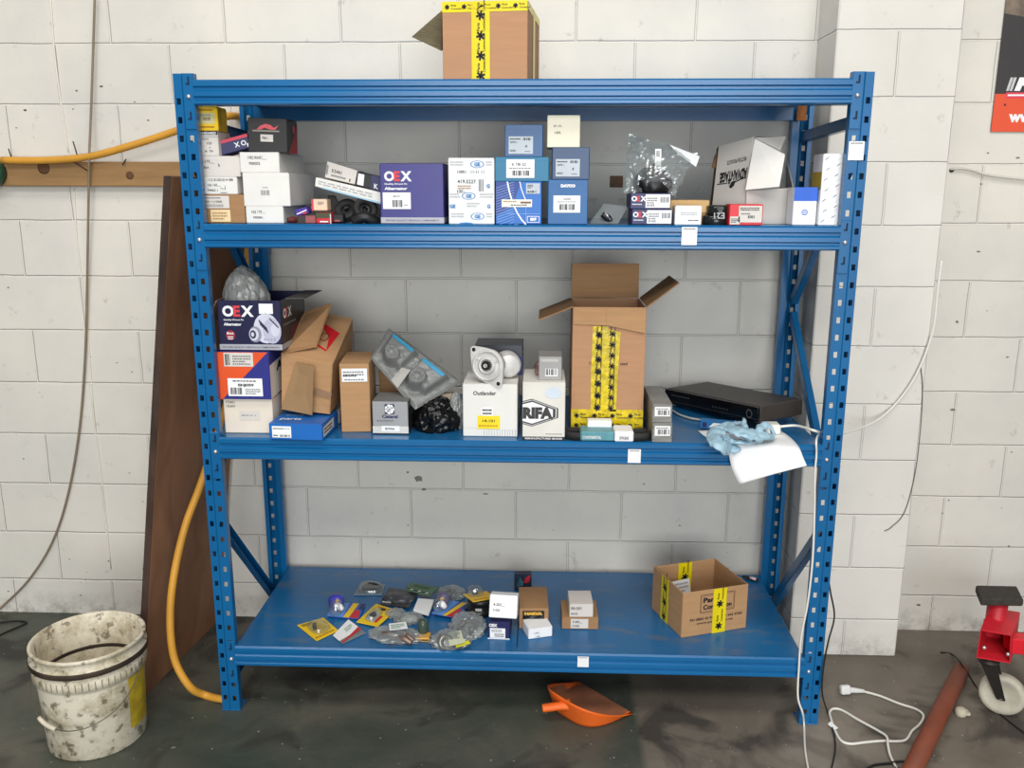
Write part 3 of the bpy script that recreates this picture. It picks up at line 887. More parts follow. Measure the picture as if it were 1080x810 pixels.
c = B2('striped_blue_carton', 'bright blue box with fine white diagonal lines and sweeping curves', (523, 237.5), (571, 237.5), 191.5, .17, BLUE, Z2, Y=.035)
f = c.face('front'); LB = mat('light_blue_line', (150, 186, 226), .5); DB = mat('mid_navy', (24, 56, 140), .4)
f.poly([(.0, .2), (.35, .4), (.55, 1), (0, 1)], DB, 1)
for k in range(20):
    v0 = k*.062-.15; f.line(max(0, -v0/.30*1), max(v0, 0), .40, min(1, v0+.15), .0009, LB, 2) if v0+.15 < 1 else None
def curve_line(f, pts, t, m, l=2):
    for a, b_ in zip(pts[:-1], pts[1:]): f.line(a[0], a[1], b_[0], b_[1], t, m, l)
curve_line(f, [(.25, 1), (.30, .75), (.37, .5), (.47, .27), (.56, .12), (.66, .0)], .0042, WINK, 3)
curve_line(f, [(.52, 1), (.56, .82), (.61, .68), (.66, .55)], .0026, WINK, 3)
curve_line(f, [(.66, .55), (.66, .28), (.66, .02)], .0008, LB, 3); curve_line(f, [(.25, .25), (.98, .25)], .0008, LB, 3)
f.frame(.69, .05, .95, .19, .0016, WINK, 3); f.text('SKF', .82, .085, .075, WINK, 'C', 3, bold=.09)
g = c.label('front', .66, .72, .96, .96, mat('grey_label', (190, 198, 206), .6)); g.fine(.1, .5, .5, .9, 3, INK); g.bars(.08, .1, .75, .3, n=9)
g = c.label('front', .13, .41, .79, .585, mat('cream_label2', (240, 234, 220), .6)); g.rect(.62, .5, .97, .72, mat('brown_ink', (120, 84, 60), .6), 3); g.fine(.05, .6, .5, .9, 1, mat('tan_ink', (170, 130, 84), .7)); g.fine(.3, .15, .85, .4, 1, INK)
c.done(); z = c.top
c = B2('teal_carton', 'flat teal box on the striped blue box', (522, 190.5), (579, 188.5), 165.5, .16, TEAL, z, Y=.035)
g = c.label('front', .21, .15, .73, .9); g.text('K TBI 52', .2, .66, .15, INK, w=.5, bold=.01); g.bars(.22, .12, .82, .4); g.fine(.1, .48, .9, .58, 1); c.done(); z = c.top
c = B2('slate_blue_carton', 'slate blue box with a grey label on the flat teal box', (532.5, 165), (572.5, 165), 131.5, .14, SLATE, z, Y=.05)
LG = mat('grey_label', (190, 198, 206), .6)
def grey_label(c):
    g = c.label('front', .10, .1, .74, .64, LG); g.fine(.05, .8, .5, .92, 1, INK); g.bars(.6, .78, .95, .92, n=8); g.text('6DPK1-', .06, .62, .1, INK, w=.3, bold=.01); g.fine(.05, .1, .3, .3, 1); g.text('4', .68, .36, .16, INK, bold=.01); g.fine(.66, .1, .9, .2, 1)
grey_label(c); c.done()
c = B2('deep_blue_carton', 'deep blue box with white lettering above its label under the dark navy box', (577.5, 237.8), (619.5, 237.8), 189.5, .16, DBLUE, Z2, Y=.03)
f = c.face('front'); f.text('DAYCO', .5, .83, .07, WINK, 'C', w=.36, bold=.08)
g = c.label('front', .14, .27, .81, .65); g.text('132040', .5, .75, .1, INK, 'C', w=.28, bold=.01); g.bars(.22, .16, .8, .5); g.fine(.15, .6, .85, .68, 1); c.done(); z = c.top
c = B2('navy_blue_carton', 'dark navy box with a grey label on the deep blue lettered box', (582, 188.3), (621.5, 188.3), 155.5, .15, mat('midnight_print', (34, 64, 104), .35), z, Y=.035)
grey_label(c); c.done(); z = c.top
c = B2('cream_white_carton', 'cream white box on top of the dark navy box', (577, 153.8), (611.5, 153.8), 121.5, .12, mat('cream_white', (232, 226, 204), .6, var=.02), z, Y=.04)
hand(c.face('front'), [('67- | R-.', .2, .62, .08), ('19/9.', .24, .42, .08)]); c.done()

# ------------------------------------------------------------------ second shelf, right
# pouch with a clip
r = thing('parts_pouch', 'clear pouch with a small black clip beside the deep blue lettered box', 'pouch', at(637, 236, Y=.08))
m = MB(); P = [at(622, 236, Y=.09), at(652, 236, Y=.06), at(662, 219, Y=.10), at(637, 216, Y=.12)]
m.hexa(P+[p+Vector((0, .01, .004)) for p in P], CLEAR, .001); m.build('film', r, world=True)
m = MB(); p = at(640, 229, Y=.075)
m.tube([at(635, 226, Y=.08), at(641, 230, Y=.08), at(645, 234, Y=.08)], [.008, .011, .007], BLACK, 10)
m.tube([at(638, 224, Y=.074), at(644, 232, Y=.072)], .0025, ZINC, 8, per=0); m.build('clip', r, world=True)

OX = 'flat navy OEX boxes'
def oexbox(name, label, pl, pr, yt, base, Y):
    c = B2(name, label, pl, pr, yt, .12, NAVY, base, Y=Y)
    f = c.face('front'); oex_logo(f, .03, .48, .34); f.fine(.05, .25, .3, .36, 1, WINK)
    g = c.label('front', .38, .08, .985, .93); g.bars(.6, .4, .95, .8, GREYINK); g.fine(.05, .3, .5, .8, 3); g.text('81435', .06, .1, .17, INK, w=.3, bold=.01)
    c.done(); return c.top
z = oexbox('navy_carton', 'lower of two flat navy boxes with red and white lettering', (666, 236), (708.5, 236), 220.5, Z2, .04)
z = oexbox('navy_carton', 'upper of two flat navy boxes with red and white lettering, under the clear bag', (664.5, 220), (707, 220), 203.8, z, .045)
# bag with a dark part
r = thing('clear_parts_bag', 'crumpled clear plastic bag with a black part and label on the flat navy boxes', 'bag', (at(690, 203, Y=.1).x, .1, z))
m = MB(); p = at(688, 204, Y=.1)
m.crumple((.056, .05, .080), .10, 2., 4, BLACK, 4, .5, Matrix.Translation((p.x, .105, z)), True, .2); m.build('rubber_boot', r, world=True)
m = MB()
def bagfn(seed, quad, bulge, wr):
    P = [Vector(q) for q in quad]
    o = Vector((seed*5.1, seed, 0))
    def fn(u, v):
        p = (P[0]*(1-u)+P[1]*u)*(1-v)+(P[3]*(1-u)+P[2]*u)*v
        k = math.sin(PI*u)*math.sin(PI*v)
        nn = noise.noise(Vector((u*4, v*4, 0))+o)+.6*noise.noise(Vector((u*9, v*9, 3))+o)
        mm = noise.noise(Vector((u*3, v*3, 7))+o)
        return p+Vector((mm*wr*.8, -bulge*k-abs(nn)*wr*1.3, nn*wr*.7))
    return fn
qd = [at(659, 204, Y=.09), at(712, 207, Y=.08), at(736, 162, Y=.12), at(664, 141, Y=.13)]
m.sheet(bagfn(1, qd, .05, .014), 26, 26, CLEAR, False)
qd2 = [q+Vector((0, .03, 0)) for q in qd]
m.sheet(bagfn(2, qd2, -.04, .016), 22, 22, CLEAR, False)
m.build('film', r, world=True)
m = MB(); P = [at(691, 181, Y=.055), at(697, 181, Y=.055), at(697.5, 157, Y=.06), at(691, 157, Y=.06)]
m.hexa(P+[q+Vector((0, .0006, 0)) for q in P], PAPER, 0); f = Face(m, *P); f.bars(.2, .65, .8, .92, GREYINK, 2, 6); f.fine(.2, .05, .8, .3, 2, INK); m.build('label', r, world=True)
m = MB(); P = [at(734, 176, Y=.10), at(738, 165, Y=.10), at(706, 152.5, Y=.11), at(716, 163, Y=.105)]
m.hexa(P+[q+Vector((0, .0006, 0)) for q in P], PAPER, 0); m.build('paper_slip', r, world=True)

c = B2('kraft_box', 'flat kraft box behind the small white card box', (706, 222), (748, 221), 211, .10, mat('pale_kraft', (196, 160, 110), .8), Z2+.032, Y=.10); c.done()
c = B2('kraft_base_box', 'plain brown box carrying the flat kraft box', (712, 236), (744, 236), 222, .12, KRAFT2, Z2, Y=.10); c.h = .0315; c.init(c.name, c.label_, c.cat, KRAFT2); c.done()
c = B2('white_card_box', 'small white card box with faint print next to the flat navy boxes', (711.5, 237), (739.5, 237), 217, .05, PAPER, Z2, Y=.035)
f = c.face('front'); f.fine(.2, .5, .85, .7, 2, mat('pale_ink', (176, 176, 176), .6)); f.fine(.5, .2, .9, .3, 1, INK); c.done()
m = MB(); p = at(755, 236, Y=.09)
for k in range(2):
    m.lathe([(.034, 0), (.036, .004), (.036, .024), (.030, .027), (.024, .024), (.024, .002)], mat('dark_glass_plastic', (30, 34, 33), .2, var=.2), 28, Matrix.Translation((p.x-.004+.012*k, .085+.008*k, Z2+.0275*k)), cap=False)
f = Face(m, at(747, 234, Y=.046), at(766, 234, Y=.046), at(766, 221, Y=.046), at(747, 221, Y=.046))
f.text('E21', .9, .75, .5, mat('pale_ink', (176, 176, 176), .6), 'L', 2, rot=PI)
m.build('coupling_ring', label='pair of dark glossy rings left of the red box', cat='car part')

# ADVANTAGE carton lying open
Yf = .10
A = at(749, 236, Y=Yf+.08); B = at(786, 236, Y=Yf)
GRYC = mat('white_carton_grey', (188, 184, 178), .7, var=.04)
hA = at(786, 148, Y=Yf).z-Z2
r = thing('open_white_carton', 'grubby white open carton with black lettering printed upside down', 'box', (B.x, Yf, Z2))
m = MB()
Lx = A.x-B.x; p0 = B.copy(); p0.z = Z2; p1 = A.copy(); p1.z = Z2
tA = at(758, 154, Y=Yf+.10); tB = at(795, 144, Y=Yf+.02)
m.hexa([p1, p0, p0+Vector((.003, .004, 0)), p1+Vector((.003, .004, 0)), tA, tB, tB+Vector((.003, .004, 0)), tA+Vector((.003, .004, 0))], GRYC, .0008)
R0 = at(836, 236, Y=Yf+.03); R0.z = Z2; rt = at(836, 198, Y=Yf+.03); lt = at(787.5, 201, Y=Yf)
m.hexa([p0, R0, R0+Vector((0, .004, 0)), p0+Vector((0, .004, 0)), lt, rt, rt+Vector((0, .004, 0)), lt+Vector((0, .004, 0))], GRYC, .0008)
bk = Vector((.03, .2, 0))
m.hexa([R0, R0+bk, R0+bk+Vector((.004, 0, 0)), R0+Vector((.004, 0, 0)), rt, rt+bk+Vector((0, 0, .08)), rt+bk+Vector((.004, 0, .08)), rt+Vector((.004, 0, 0))], GRYC, .0008)
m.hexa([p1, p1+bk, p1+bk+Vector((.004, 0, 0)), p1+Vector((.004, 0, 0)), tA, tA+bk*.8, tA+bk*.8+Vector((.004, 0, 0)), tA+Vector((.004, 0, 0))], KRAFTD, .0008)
f = Face(m, p1, p0, tB, tA)
f.text('ADVANTAGE', .92, .66, .135, INK, 'L', 2, rot=PI+.04, w=.78, bold=.06); f.text('FRICTION PRODUCTS', .86, .79, .05, INK, 'L', 2, rot=PI+.04, w=.55)
f.line(.08, .50, .38, .50, .003, INK, 2); f.poly([(.38, .51), (.62, .52), (.58, .46), (.50, .43), (.44, .45), (.42, .49)], INK, 2); f.line(.58, .50, .90, .55, .003, INK, 2)
m.build('carton', r, world=True)
m = MB(); P = [at(786, 200.5, Y=Yf-.005), at(822, 197, Y=Yf-.05), at(828, 163, Y=Yf-.03), at(796, 146, Y=Yf+.02)]
m.hexa(P+[q+Vector((.001, .0035, 0)) for q in P], WHITE, .0008); m.build('flap', r, world=True, label='white folded-out front flap')
m = MB(); P = [at(796, 145.5, Y=Yf+.02), at(823, 159, Y=Yf+.06), at(829, 144, Y=Yf+.10), at(798, 144, Y=Yf+.06)]
m.hexa(P+[q+Vector((.001, .0035, .001)) for q in P], WHITE2, .0008); m.build('flap', r, world=True, label='small top flap')
m = MB(); P = [at(750, 178, Y=Yf+.11), at(755, 176, Y=Yf+.10), at(758, 155, Y=Yf+.11), at(753, 166, Y=Yf+.13)]
m.hexa(P+[q+Vector((.001, .004, 0)) for q in P], KRAFTD, .0005); m.build('flap', r, world=True, label='brown inner flap on the left')

c = B2('red_carton', 'low red box with a white label in front of the open grubby white carton', (768.5, 236.5), (804, 236.5), 215.5, .065, mat('bright_red_print', (216, 42, 50), .4), Z2, Y=.03)
g = c.label('front', .28, .14, .97, .93, WHITE2); g.fine(.05, .7, .9, .92, 2, INK); g.bars(.4, .25, .7, .42, n=10); g.fine(.1, .45, .5, .6, 1)
g = c.label('front', .03, .04, .32, .42, WHITE2); g.fine(.1, .2, .9, .8, 3, INK); c.done()
c = B2('blue_white_carton', 'white box with bright blue top band and round blue emblem', (835.5, 235.5), (860, 235.5), 197.5, .07, PAPER, Z2, Y=.05)
f = c.face('front'); BB = mat('bright_blue_print', (32, 96, 206), .4); f.rect(0, .64, 1, 1, BB, 1); f.ring(.5, .34, .13, .075, .3, BB, 1); f.text('D', .5, .31, .06, BB, 'C', 2)
f = c.face('right'); f.rect(0, .64, 1, 1, BB, 1); c.face('top').rect(0, 0, 1, 1, BB, 1); c.done()
c = B2('tall_carton', 'tall white box with rows of small dark oval marks', (863, 236), (884, 236), 162, .09, PAPER, Z2, Y=.035)
f = c.face('front')
for k in range(7):
    for j in range(2):
        u, v = (.18, .7)[j]+(.08 if k % 2 else 0), .06+k*.145+j*.06
        if v < .97:
            f.poly([(u-.1, v-.022), (u+.08, v+.012), (u+.12, v+.03), (u-.06, v-.004)], NAVY, 1)
            f.line(u-.15, v+.05, u+.22, v+.115, .0005, mat('pale_ink', (176, 176, 176), .6), 1)
g = c.face('left'); g.rect(0, .5, 1, .75, mat('mustard', (190, 160, 40), .5), 1); c.done()
m = MB(); p = at(886, 195, Y=.17)
m.crumple((.024, .02, .17), .2, 2, 9, CLEAR, 3, .6, Matrix.Translation((p.x-.010, .17, Z2)))
m.build('clear_blister', label='scrap of clear blister plastic behind the tall white box', cat='packaging', loc=None)

# ------------------------------------------------------------------ third shelf
Z3 = S[2]
def B3(name, label, pl, pr, yt, d, m, base=Z3, Z=Z3, **k):
    return Carton(name, label, k.pop('cat', 'box'), pl, pr, yt, d, m, Z=None if 'Y' in k else Z, base=base, **k)

c = B3('white_carton', 'white box on the third shelf under the orange and navy box', (238, 460.5), (289, 460.5), 420, .24, mat('warm_white_card', (228, 216, 200), .65, var=.03), Y=.045)
f = c.face('front'); hand(f, [('C5451', .06, .85, .07), ('12b307/', .06, .74, .06)])
g = c.label('front', .32, .38, .74, .64, WHITE2); g.text('BR05161 6', .12, .45, .16, GREYINK, w=.7, bold=.0); c.done(); z = c.top
c = B3('orange_navy_carton', 'orange and navy diagonal box with white labels on the third shelf', (227.5, 420.5), (286, 419.5), 371.5, .25, mat('deep_indigo_print', (44, 48, 130), .4), z, Y=.03)
f = c.face('front'); f.poly([(0, .0), (.13, 0), (.98, 1), (0, 1)], ORANGE, 1)
g = c.label('front', .2, .70, .72, .99, WHITE2); g.bars(.04, .1, .22, .9, INK, 2, 5); g.fine(.3, .1, .95, .85, 4, GREYINK)
g = c.label('front', .24, .07, .86, .45, PAPER); g.fine(.15, .8, .85, .92, 1, INK); g.text('EHJ059', .3, .52, .18, INK, w=.45, bold=.04); g.bars(.07, .1, .4, .48); g.fine(.5, .1, .95, .45, 3)
f = c.face('right'); f.poly([(0, .0), (1, .12), (1, .85), (0, .72)], WHITE2, 1); f.text('AS', .25, .52, .2, INK, 'L', 2, w=.4, bold=.05); c.done(); z = c.top

# open alternator box with bag
ALW = mat('alternator_navy', (30, 30, 66), .35, var=.05)
c = B3('alternator_carton', 'open navy box with a printed picture of an alternator on the orange box', (232, 367.5), (298, 365.5), 317, .26, ALW, z+.001, Y=.05, closed=False)
w_, d_, h_ = c.w, c.d, c.h; t = .003
b = c.body
b.box(-w_/2, w_/2, -d_/2, -d_/2+t, 0, h_, ALW, .001); b.box(-w_/2, w_/2, d_/2-t, d_/2, 0, h_, ALW, .001)
b.box(-w_/2, -w_/2+t, -d_/2+t, d_/2-t, 0, h_, ALW, .001); b.box(w_/2-t, w_/2, -d_/2+t, d_/2-t, 0, h_, ALW, .001)
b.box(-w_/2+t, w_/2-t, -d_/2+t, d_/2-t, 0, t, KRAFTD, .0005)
f = c.face('front'); SP = mat('silver_print', (172, 172, 180), .4)
f.rect(0, .02, 1, .13, SP, 1); f.text('PROVEN QUALITY SERVICE & COMPONENTS', .05, .05, .035, INK, w=.9, bold=.01)
oex_logo(f, .08, .68, .22); f.text('Quality Direct Fit', .09, .595, .04, WINK, w=.32); f.text('Alternator', .09, .50, .06, WINK, w=.28, bold=.04)
f.ell(.185, .31, .075, .10, mat('badge_red', (150, 36, 52), .5), 1); f.text('Best', .13, .325, .05, WINK, w=.11); f.fine(.14, .22, .23, .3, 2, WINK)
PL = mat('picture_light', (206, 206, 222), .4); PM = mat('picture_mid', (140, 142, 160), .4); PD = mat('picture_dark', (52, 54, 70), .4)
f.rect(.66, .74, .88, .94, WINK, 1); f.ell(.76, .45, .20, .30, PL, 1); f.ell(.85, .40, .145, .255, mat('picture_soft', (184, 184, 204), .4), 2)
f.ell(.58, .33, .10, .16, PM, 2); f.ell(.56, .33, .075, .125, PL, 3); f.ell(.545, .33, .05, .085, PD, 4); f.ell(.54, .33, .025, .045, PL, 5)
for k in range(5): f.line(.655+k*.025, .62-k*.035, .685+k*.025, .50-k*.035, .004, PD, 3)
for k in range(5): f.line(.82+k*.026, .66-k*.035, .85+k*.026, .60-k*.035, .003, PD, 3)
f.ell(.90, .42, .07, .13, PL, 3)
for k in range(4): f.line(.72+k*.05, .25, .74+k*.05, .21, .003, PM, 3)
f = c.face('right'); f.rect(0, 0, 1, 1, BLKC, 1); oex_logo(f, .08, .62, .20, mat('pale_ink', (176, 176, 176), .6)); f.fine(.08, .46, .6, .54, 1, GREYINK); f.rect(0, .02, 1, .13, SP, 2); f.rect(.35, .15, .95, .42, mat('print_maroon', (96, 40, 56), .5), 2)
m = c.part('flap', 'dusty right flap'); M = Matrix.Translation((w_/2, 0, h_)) @ Matrix.Rotation(1.55, 4, 'Y'); m.box(-t/2, t/2, -d_/2+.05, d_/2, 0, .060, mat('dusty_grey_card', (98, 94, 90), .8, var=.15), .001, M)
m = c.part('flap')
M = Matrix.Translation((-w_/2, 0, h_)) @ Matrix.Rotation(-2.6, 4, 'Y'); m.box(-t/2, t/2, -d_/2, d_/2, 0, .09, KRAFT, .001, M)
r = c.done(); zal = c.top; calt = c
r2 = thing('grey_plastic_bag', 'crumpled grey translucent bag stuffed in the open alternator box', 'bag', (c.loc.x-.03, c.loc.y-.03, zal-.06))
m = MB(); m.crumple((.070, .06, .150), .16, 2.2, 11, HAZY, 4, .55, Euler((0, -.16, 0)).to_matrix().to_4x4(), False, .22)
m.build('film', r2)
m = MB(); m.crumple((.060, .05, .130), .16, 2.2, 11, mat('bag_filling', (132, 130, 124), .6, var=.2, scale=40), 4, .55, Euler((0, -.16, 0)).to_matrix().to_4x4(), False, .22); m.build('filling', r2)
# blue flat box, with a white one beneath the tilted carton
c = B3('flat_blue_carton', 'flat bright blue box overhanging the front of third shelf', (284.5, 466.5), (340.5, 471), 447, .17, BLUE, Z3+.0005, Y=-.022, Yr=-.030)
g = c.label('front', .06, .14, .42, .84, PAPER); g.fine(.06, .7, .6, .9, 1); g.fine(.6, .72, .95, .9, 1, mat('sky_print', (150, 190, 214), .5)); g.fine(.06, .1, .3, .3, 1, INK); g.bars(.4, .08, .95, .26, n=10)
f = c.face('top'); f.text('parts', .12, .2, .16, WINK, rot=.0, bold=.02); f.text('quality', .12, .5, .13, LB, bold=.02)
f = c.face('right'); f.poly([(.05, .15), (.7, .25), (.7, .85), (.05, .75)], WHITE2, 1); f.fine(.1, .3, .6, .7, 2, INK); c.done(); zfl = c.top
c = B3('white_carton', 'white box half hidden under the tilted brown carton', (322, 459), (358.5, 459), 433, .10, WHITE2, Z3, Y=.165); c.done(); zwu = c.top

# tilted open brown carton: front face seen from the open end
r = thing('tilted_carton', 'open brown cardboard carton leaning back with a red sticker on its side', 'box', (at(335, 436, Y=.09).x, .2, Z3+.09))
m = MB()
FY = .075
bl, br, tr_, tl = at(297, 431, Y=FY+.005), at(348, 437, Y=FY-.005), at(351, 384, Y=FY-.015), at(296.5, 373, Y=FY+.01)
dv = Vector((.055, .27, 0)); bT = at(372, 336, Y=FY+.27); bT2 = at(325, 327, Y=FY+.27)
br2 = at(371, 405, Y=FY+.27); bl2 = bl+Vector((.05, .27, .03))
t = .004
def slab(m, a, b_, c_, d__, mt, t=.004, bev=.0008):
    n = (b_-a).cross(d__-a).normalized()*t
    m.hexa([a, b_, c_, d__, a-n, b_-n, c_-n, d__-n], mt, bev)
slab(m, bl, br, tr_, tl, KRAFT)                         # end
slab(m, br, br2, bT, tr_, KRAFT2)                       # right side
slab(m, tl, tr_, bT, bT2, KRAFT)                        # upper side
slab(m, bl2, bl, tl, bT2, KRAFT)
slab(m, br2, bl2, bT2, bT, KRAFT)
slab(m, bl2, br2, br, bl, KRAFT)
f = Face(m, bl, br, tr_, tl); f.OFF = .0006; f.line(.66, .42, 1, .36, .024, mat('brown_tape', (150, 118, 92), .4), 1)
f = Face(m, br, br2, bT, tr_); f.OFF = .0006; f.line(.0, .40, .9, .45, .024, mat('brown_tape', (150, 118, 92), .4), 1)
m.build('carton', r, world=True)
m = MB(); f = Face(m, tl, tr_, bT, bT2); f.OFF = .0009
f.poly([(.42, .32), (.78, .20), (.88, .62), (.50, .76)], mat('red_sticker', (206, 34, 40), .4), 2); f.ring(.62, .48, .09, .09, .2, mat('red_sticker_dark', (150, 20, 30), .4), 3)
m.build('sticker', r, world=True, label='red sticker')
m = MB(); fa, fb, fc, fd = tl+Vector((0, 0, .002)), tl+(tr_-tl)*.30+Vector((.0, -.004, .002)), at(350, 319, Y=FY+.17), at(321, 329, Y=FY+.22)
fb = at(334, 365, Y=FY+.04)
slab(m, tl+Vector((0, -.002, .001)), fb, fc, fd, KRAFT2, .004); m.build('flap', r, world=True, label='long upper flap')
m = MB(); slab(m, bl+Vector((0, -.006, 0)), at(329, 438, Y=FY-.035), at(330.5, 387, Y=FY-.045), at(312, 382, Y=FY-.012), mat('grey_kraft', (158, 126, 90), .85, var=.05), .004)
m.build('flap', r, world=True, label='front flap standing away from the end')

# tall brown boxes
c = B3('tall_kraft_box', 'upright tan box with a white label right of the tilted carton', (360.5, 456), (391.5, 455.5), 383.5, .20, KRAFT, Z3)
g = c.label('front', .08, .74, .93, .93, PAPER); g.fine(.05, .45, .9, .85, 2, GREYINK); g.fine(.05, .35, .6, .6, 1, INK); g.fine(.1, .08, .9, .26, 1); c.done()
c = B3('kraft_box', 'brown box behind the silver box and the clear tray', (401, 441), (426, 441), 391, .16, KRAFT2, Z3, Y=.28); c.done()

# silver box
c = B3('silver_carton', 'small silver and black box with a navy emblem on third shelf', (393.5, 459.5), (431, 459.5), 423.5, .12, SILVER, Z3, Y=.05)
f = c.face('front'); f.rect(.35, .62, .62, .92, NAVY, 1)
for k in range(7): f.ell(.485+.075*math.cos(k*.9), .77+.085*math.sin(k*.9), .06, .065, PAPER, 2, 10)
f.text('Cataral', .27, .50, .10, NAVY, w=.44, bold=.04); f.fine(.12, .38, .6, .46, 1)
f.rect(0, .02, 1, .25, mat('bright_silver', (214, 212, 206), .3, metal=.2), 1); f.rect(.25, .1, .75, .26, PAPER, 2); f.text('87006', .35, .14, .07, INK, 'L', 3, w=.26); f.rect(0, -.0, 1, .04, INK, 2)
c.face('top').rect(0, 0, 1, 1, mat('dull_silver_top', (128, 128, 126), .4, metal=.3), 1); c.face('right').rect(0, 0, 1, 1, BLKC, 1); c.done()

# black bag and grey bag
p = at(458, 458, Z=Z3)
m = MB(); m.crumple((.072, .07, .095), .22, 2.0, 3, mat('black_bag_film', (15, 15, 16), .22, var=.2, bump=1., bscale=45), 5, .5, Matrix.Translation((p.x, .13, Z3)), True)
m.build('black_plastic_bag', label='crumpled shiny black plastic bag under the clear tray', cat='bag')
p = at(480, 432, Y=.11)
m = MB(); m.crumple((.026, .03, .11), .14, 2., 8, HAZY, 4, .6, Matrix.Translation((p.x, .135, Z3))); m.build('grey_plastic_bag', label='thin hazy plastic bag squeezed beside the handwritten white box', cat='bag')
m = MB(); P = [at(464, 425, Y=.17), at(477, 424, Y=.17), at(477, 415, Y=.18), at(466, 416, Y=.18)]
m.hexa([q for q in P]+[q+Vector((0, .03, 0)) for q in P], mat('cream_print', (224, 200, 172), .6), .001); 
for q in (.2, .8):
    a = P[0]*(1-q)+P[1]*q; m.tube([(a.x, .185, Z3), (a.x, .185, a.z)], .004, BLACK, 8, per=0)
m.build('cream_block', label='small cream block showing below the clear tray', cat='car part')

# clamshell tray
TR = thing('clamshell_tray', 'empty grey plastic clamshell tray with blue strips leaning against a tan box', 'tray', (at(440, 400, Y=.15).x, .16, Z3+.05))
tP = [at(438, 431.5, Y=.08), at(487, 402, Y=.16), at(410, 345, Y=.24), at(390.5, 377, Y=.16)]   # bottom, right, top, left
ex = (tP[0]-tP[3]); ey = (tP[2]-tP[3]); en = ex.cross(ey).normalized()
if en.y > 0: en = -en
TRM = mat('grey_clear_tray', (128, 130, 128), .22, var=.08, alpha=.80)
def tray_h(u, v):
    h = 0
    for cu in (.27, .72):
        a = (u-cu)/.19; b_ = (v-.58)/.30
        q = max(abs(a), abs(b_))
        if q < 1: h = max(h, .032*min(1, (1-q)*5))
        rr = math.hypot((u-cu+.02)*1.0, (v-.38)*.62)
        if rr < .13: h = max(h, .052*min(1, (1-rr/.13)*4))
        if .045 < rr < .07: h -= .010
    if .46 < u < .53 and .2 < v < .8: h = max(h, .018)
    return h+.002*noise.noise(Vector((u*14, v*9, 0)))
def tfn(u, v):
    p = tP[3]+ex*u+ey*v
    p = p+(tP[1]-tP[0]-ey)*u*v
    e = .006 if (u < .02 or u > .98 or v < .03 or v > .97) else 0
    return p+en*(tray_h(u, v)-e)
m = MB(); m.sheet(tfn, 70, 40, TRM, True); m.build('shell', TR, world=True, solid=.0012)
m = MB()
for cu in (.27, .72):
    P = [tfn(cu-.15, .73)+en*.003, tfn(cu+.15, .73)+en*.003, tfn(cu+.15, .81)+en*.003, tfn(cu-.15, .81)+en*.003]
    m.hexa([q-en*.001 for q in P]+P, mat('blue_strip', (36, 138, 176), .4), 0)
m.build('strip', TR, world=True, label='two blue strips')
m = MB(); P = [tfn(.45, .02)+en*.004, tfn(.60, .02)+en*.004, tfn(.60, .35)+en*.01, tfn(.45, .35)+en*.01]
m.hexa([q-en*.001 for q in P]+P, mat('pale_label', (188, 186, 180), .6), 0); m.build('label', TR, world=True)

# Outlander box and starter motor
c = B3('white_carton', 'white box with black handwriting and a yellow sticker on third shelf', (488.5, 460.5), (545.5, 462), 405, .19, WHITE, Z3, Y=.04)
f = c.face('front'); f.text('Outlander', .19, .79, .075, INK, w=.42, bold=.02, shear=.1)
g = c.label('front', .27, .15, .68, .40, mat('sticker_yellow', (244, 214, 24), .5)); g.text('14-101', .22, .52, .2, INK, w=.55, bold=.02); g.fine(.05, .18, .95, .32, 1, mat('ochre_ink', (170, 110, 20), .6))
g = c.label('front', .34, .40, .56, .56, PAPER); g.fine(.1, .1, .9, .9, 2, INK)
for k in range(26): f.rect(.36+k*.024, .02, .366+k*.024, .13, mat('faded_ink', (140, 138, 140), .6), 1) if k % 2 else None
f.line(0, .17, 1, .12, .0006, mat('pale_ink', (176, 176, 176), .6), 1)
c.done(); zo = c.top
c = B3('dark_blue_carton', 'dark grey and navy box behind the starter motor', (501, 404), (551, 404), 364, .13, mat('dark_slate_print', (58, 60, 68), .4), zo, Y=.175)
f = c.face('front'); f.rect(0, .0, 1, .62, mat('royal_navy', (24, 40, 100), .4), 1); c.face('top').text('KZ 0.8', .3, .45, .12, mat('faded_ink', (140, 138, 140), .6)); c.done()
fc = at(514, 385.5, Y=.05)
axis = Vector((-.30, -.94, .12)).normalized()
SM = thing('starter_motor', 'bare cast alloy starter motor lying on the handwritten white box', 'car part', (fc.x+.03, .10, zo))
q = axis.to_track_quat('Z', 'Y').to_matrix().to_4x4()
M = Matrix.Translation(fc) @ q
# local frame: z towards the viewer; find roll so ears go upper-left and lower-right
ux = (M.to_3x3() @ Vector((1, 0, 0))); uy = (M.to_3x3() @ Vector((0, 1, 0)))
def loc2(px, py):
    p = at(px, py, Y=fc.y) - fc
    return p.dot(ux), p.dot(uy)
ea = loc2(496, 368); eb = loc2(527, 403)
def hull_ears(R, e1, e2, re):
    pts = []
    for k in range(72):
        a = 2*PI*k/72; dx, dy = math.cos(a), math.sin(a)
        best = max(R, *[ (e[0]*dx+e[1]*dy)+re for e in (e1, e2)])
        pts.append((dx, dy, best))
    # convex support function -> outline
    out = []
    for k in range(72):
        a0 = pts[k]; a1 = pts[(k+1) % 72]
        det = a0[0]*a1[1]-a0[1]*a1[0]
        out.append(((a0[2]*a1[1]-a0[1]*a1[2])/det, (a0[0]*a1[2]-a0[2]*a1[0])/det))
    return out
RF = .050
sc = .064/max(.001, math.hypot(*ea)); ea = (ea[0]*sc, ea[1]*sc); sc = .064/max(.001, math.hypot(*eb)); eb = (eb[0]*sc, eb[1]*sc)
m = MB()
m.prism(hull_ears(RF, ea, eb, .011), -.010, 0, STEEL, M)
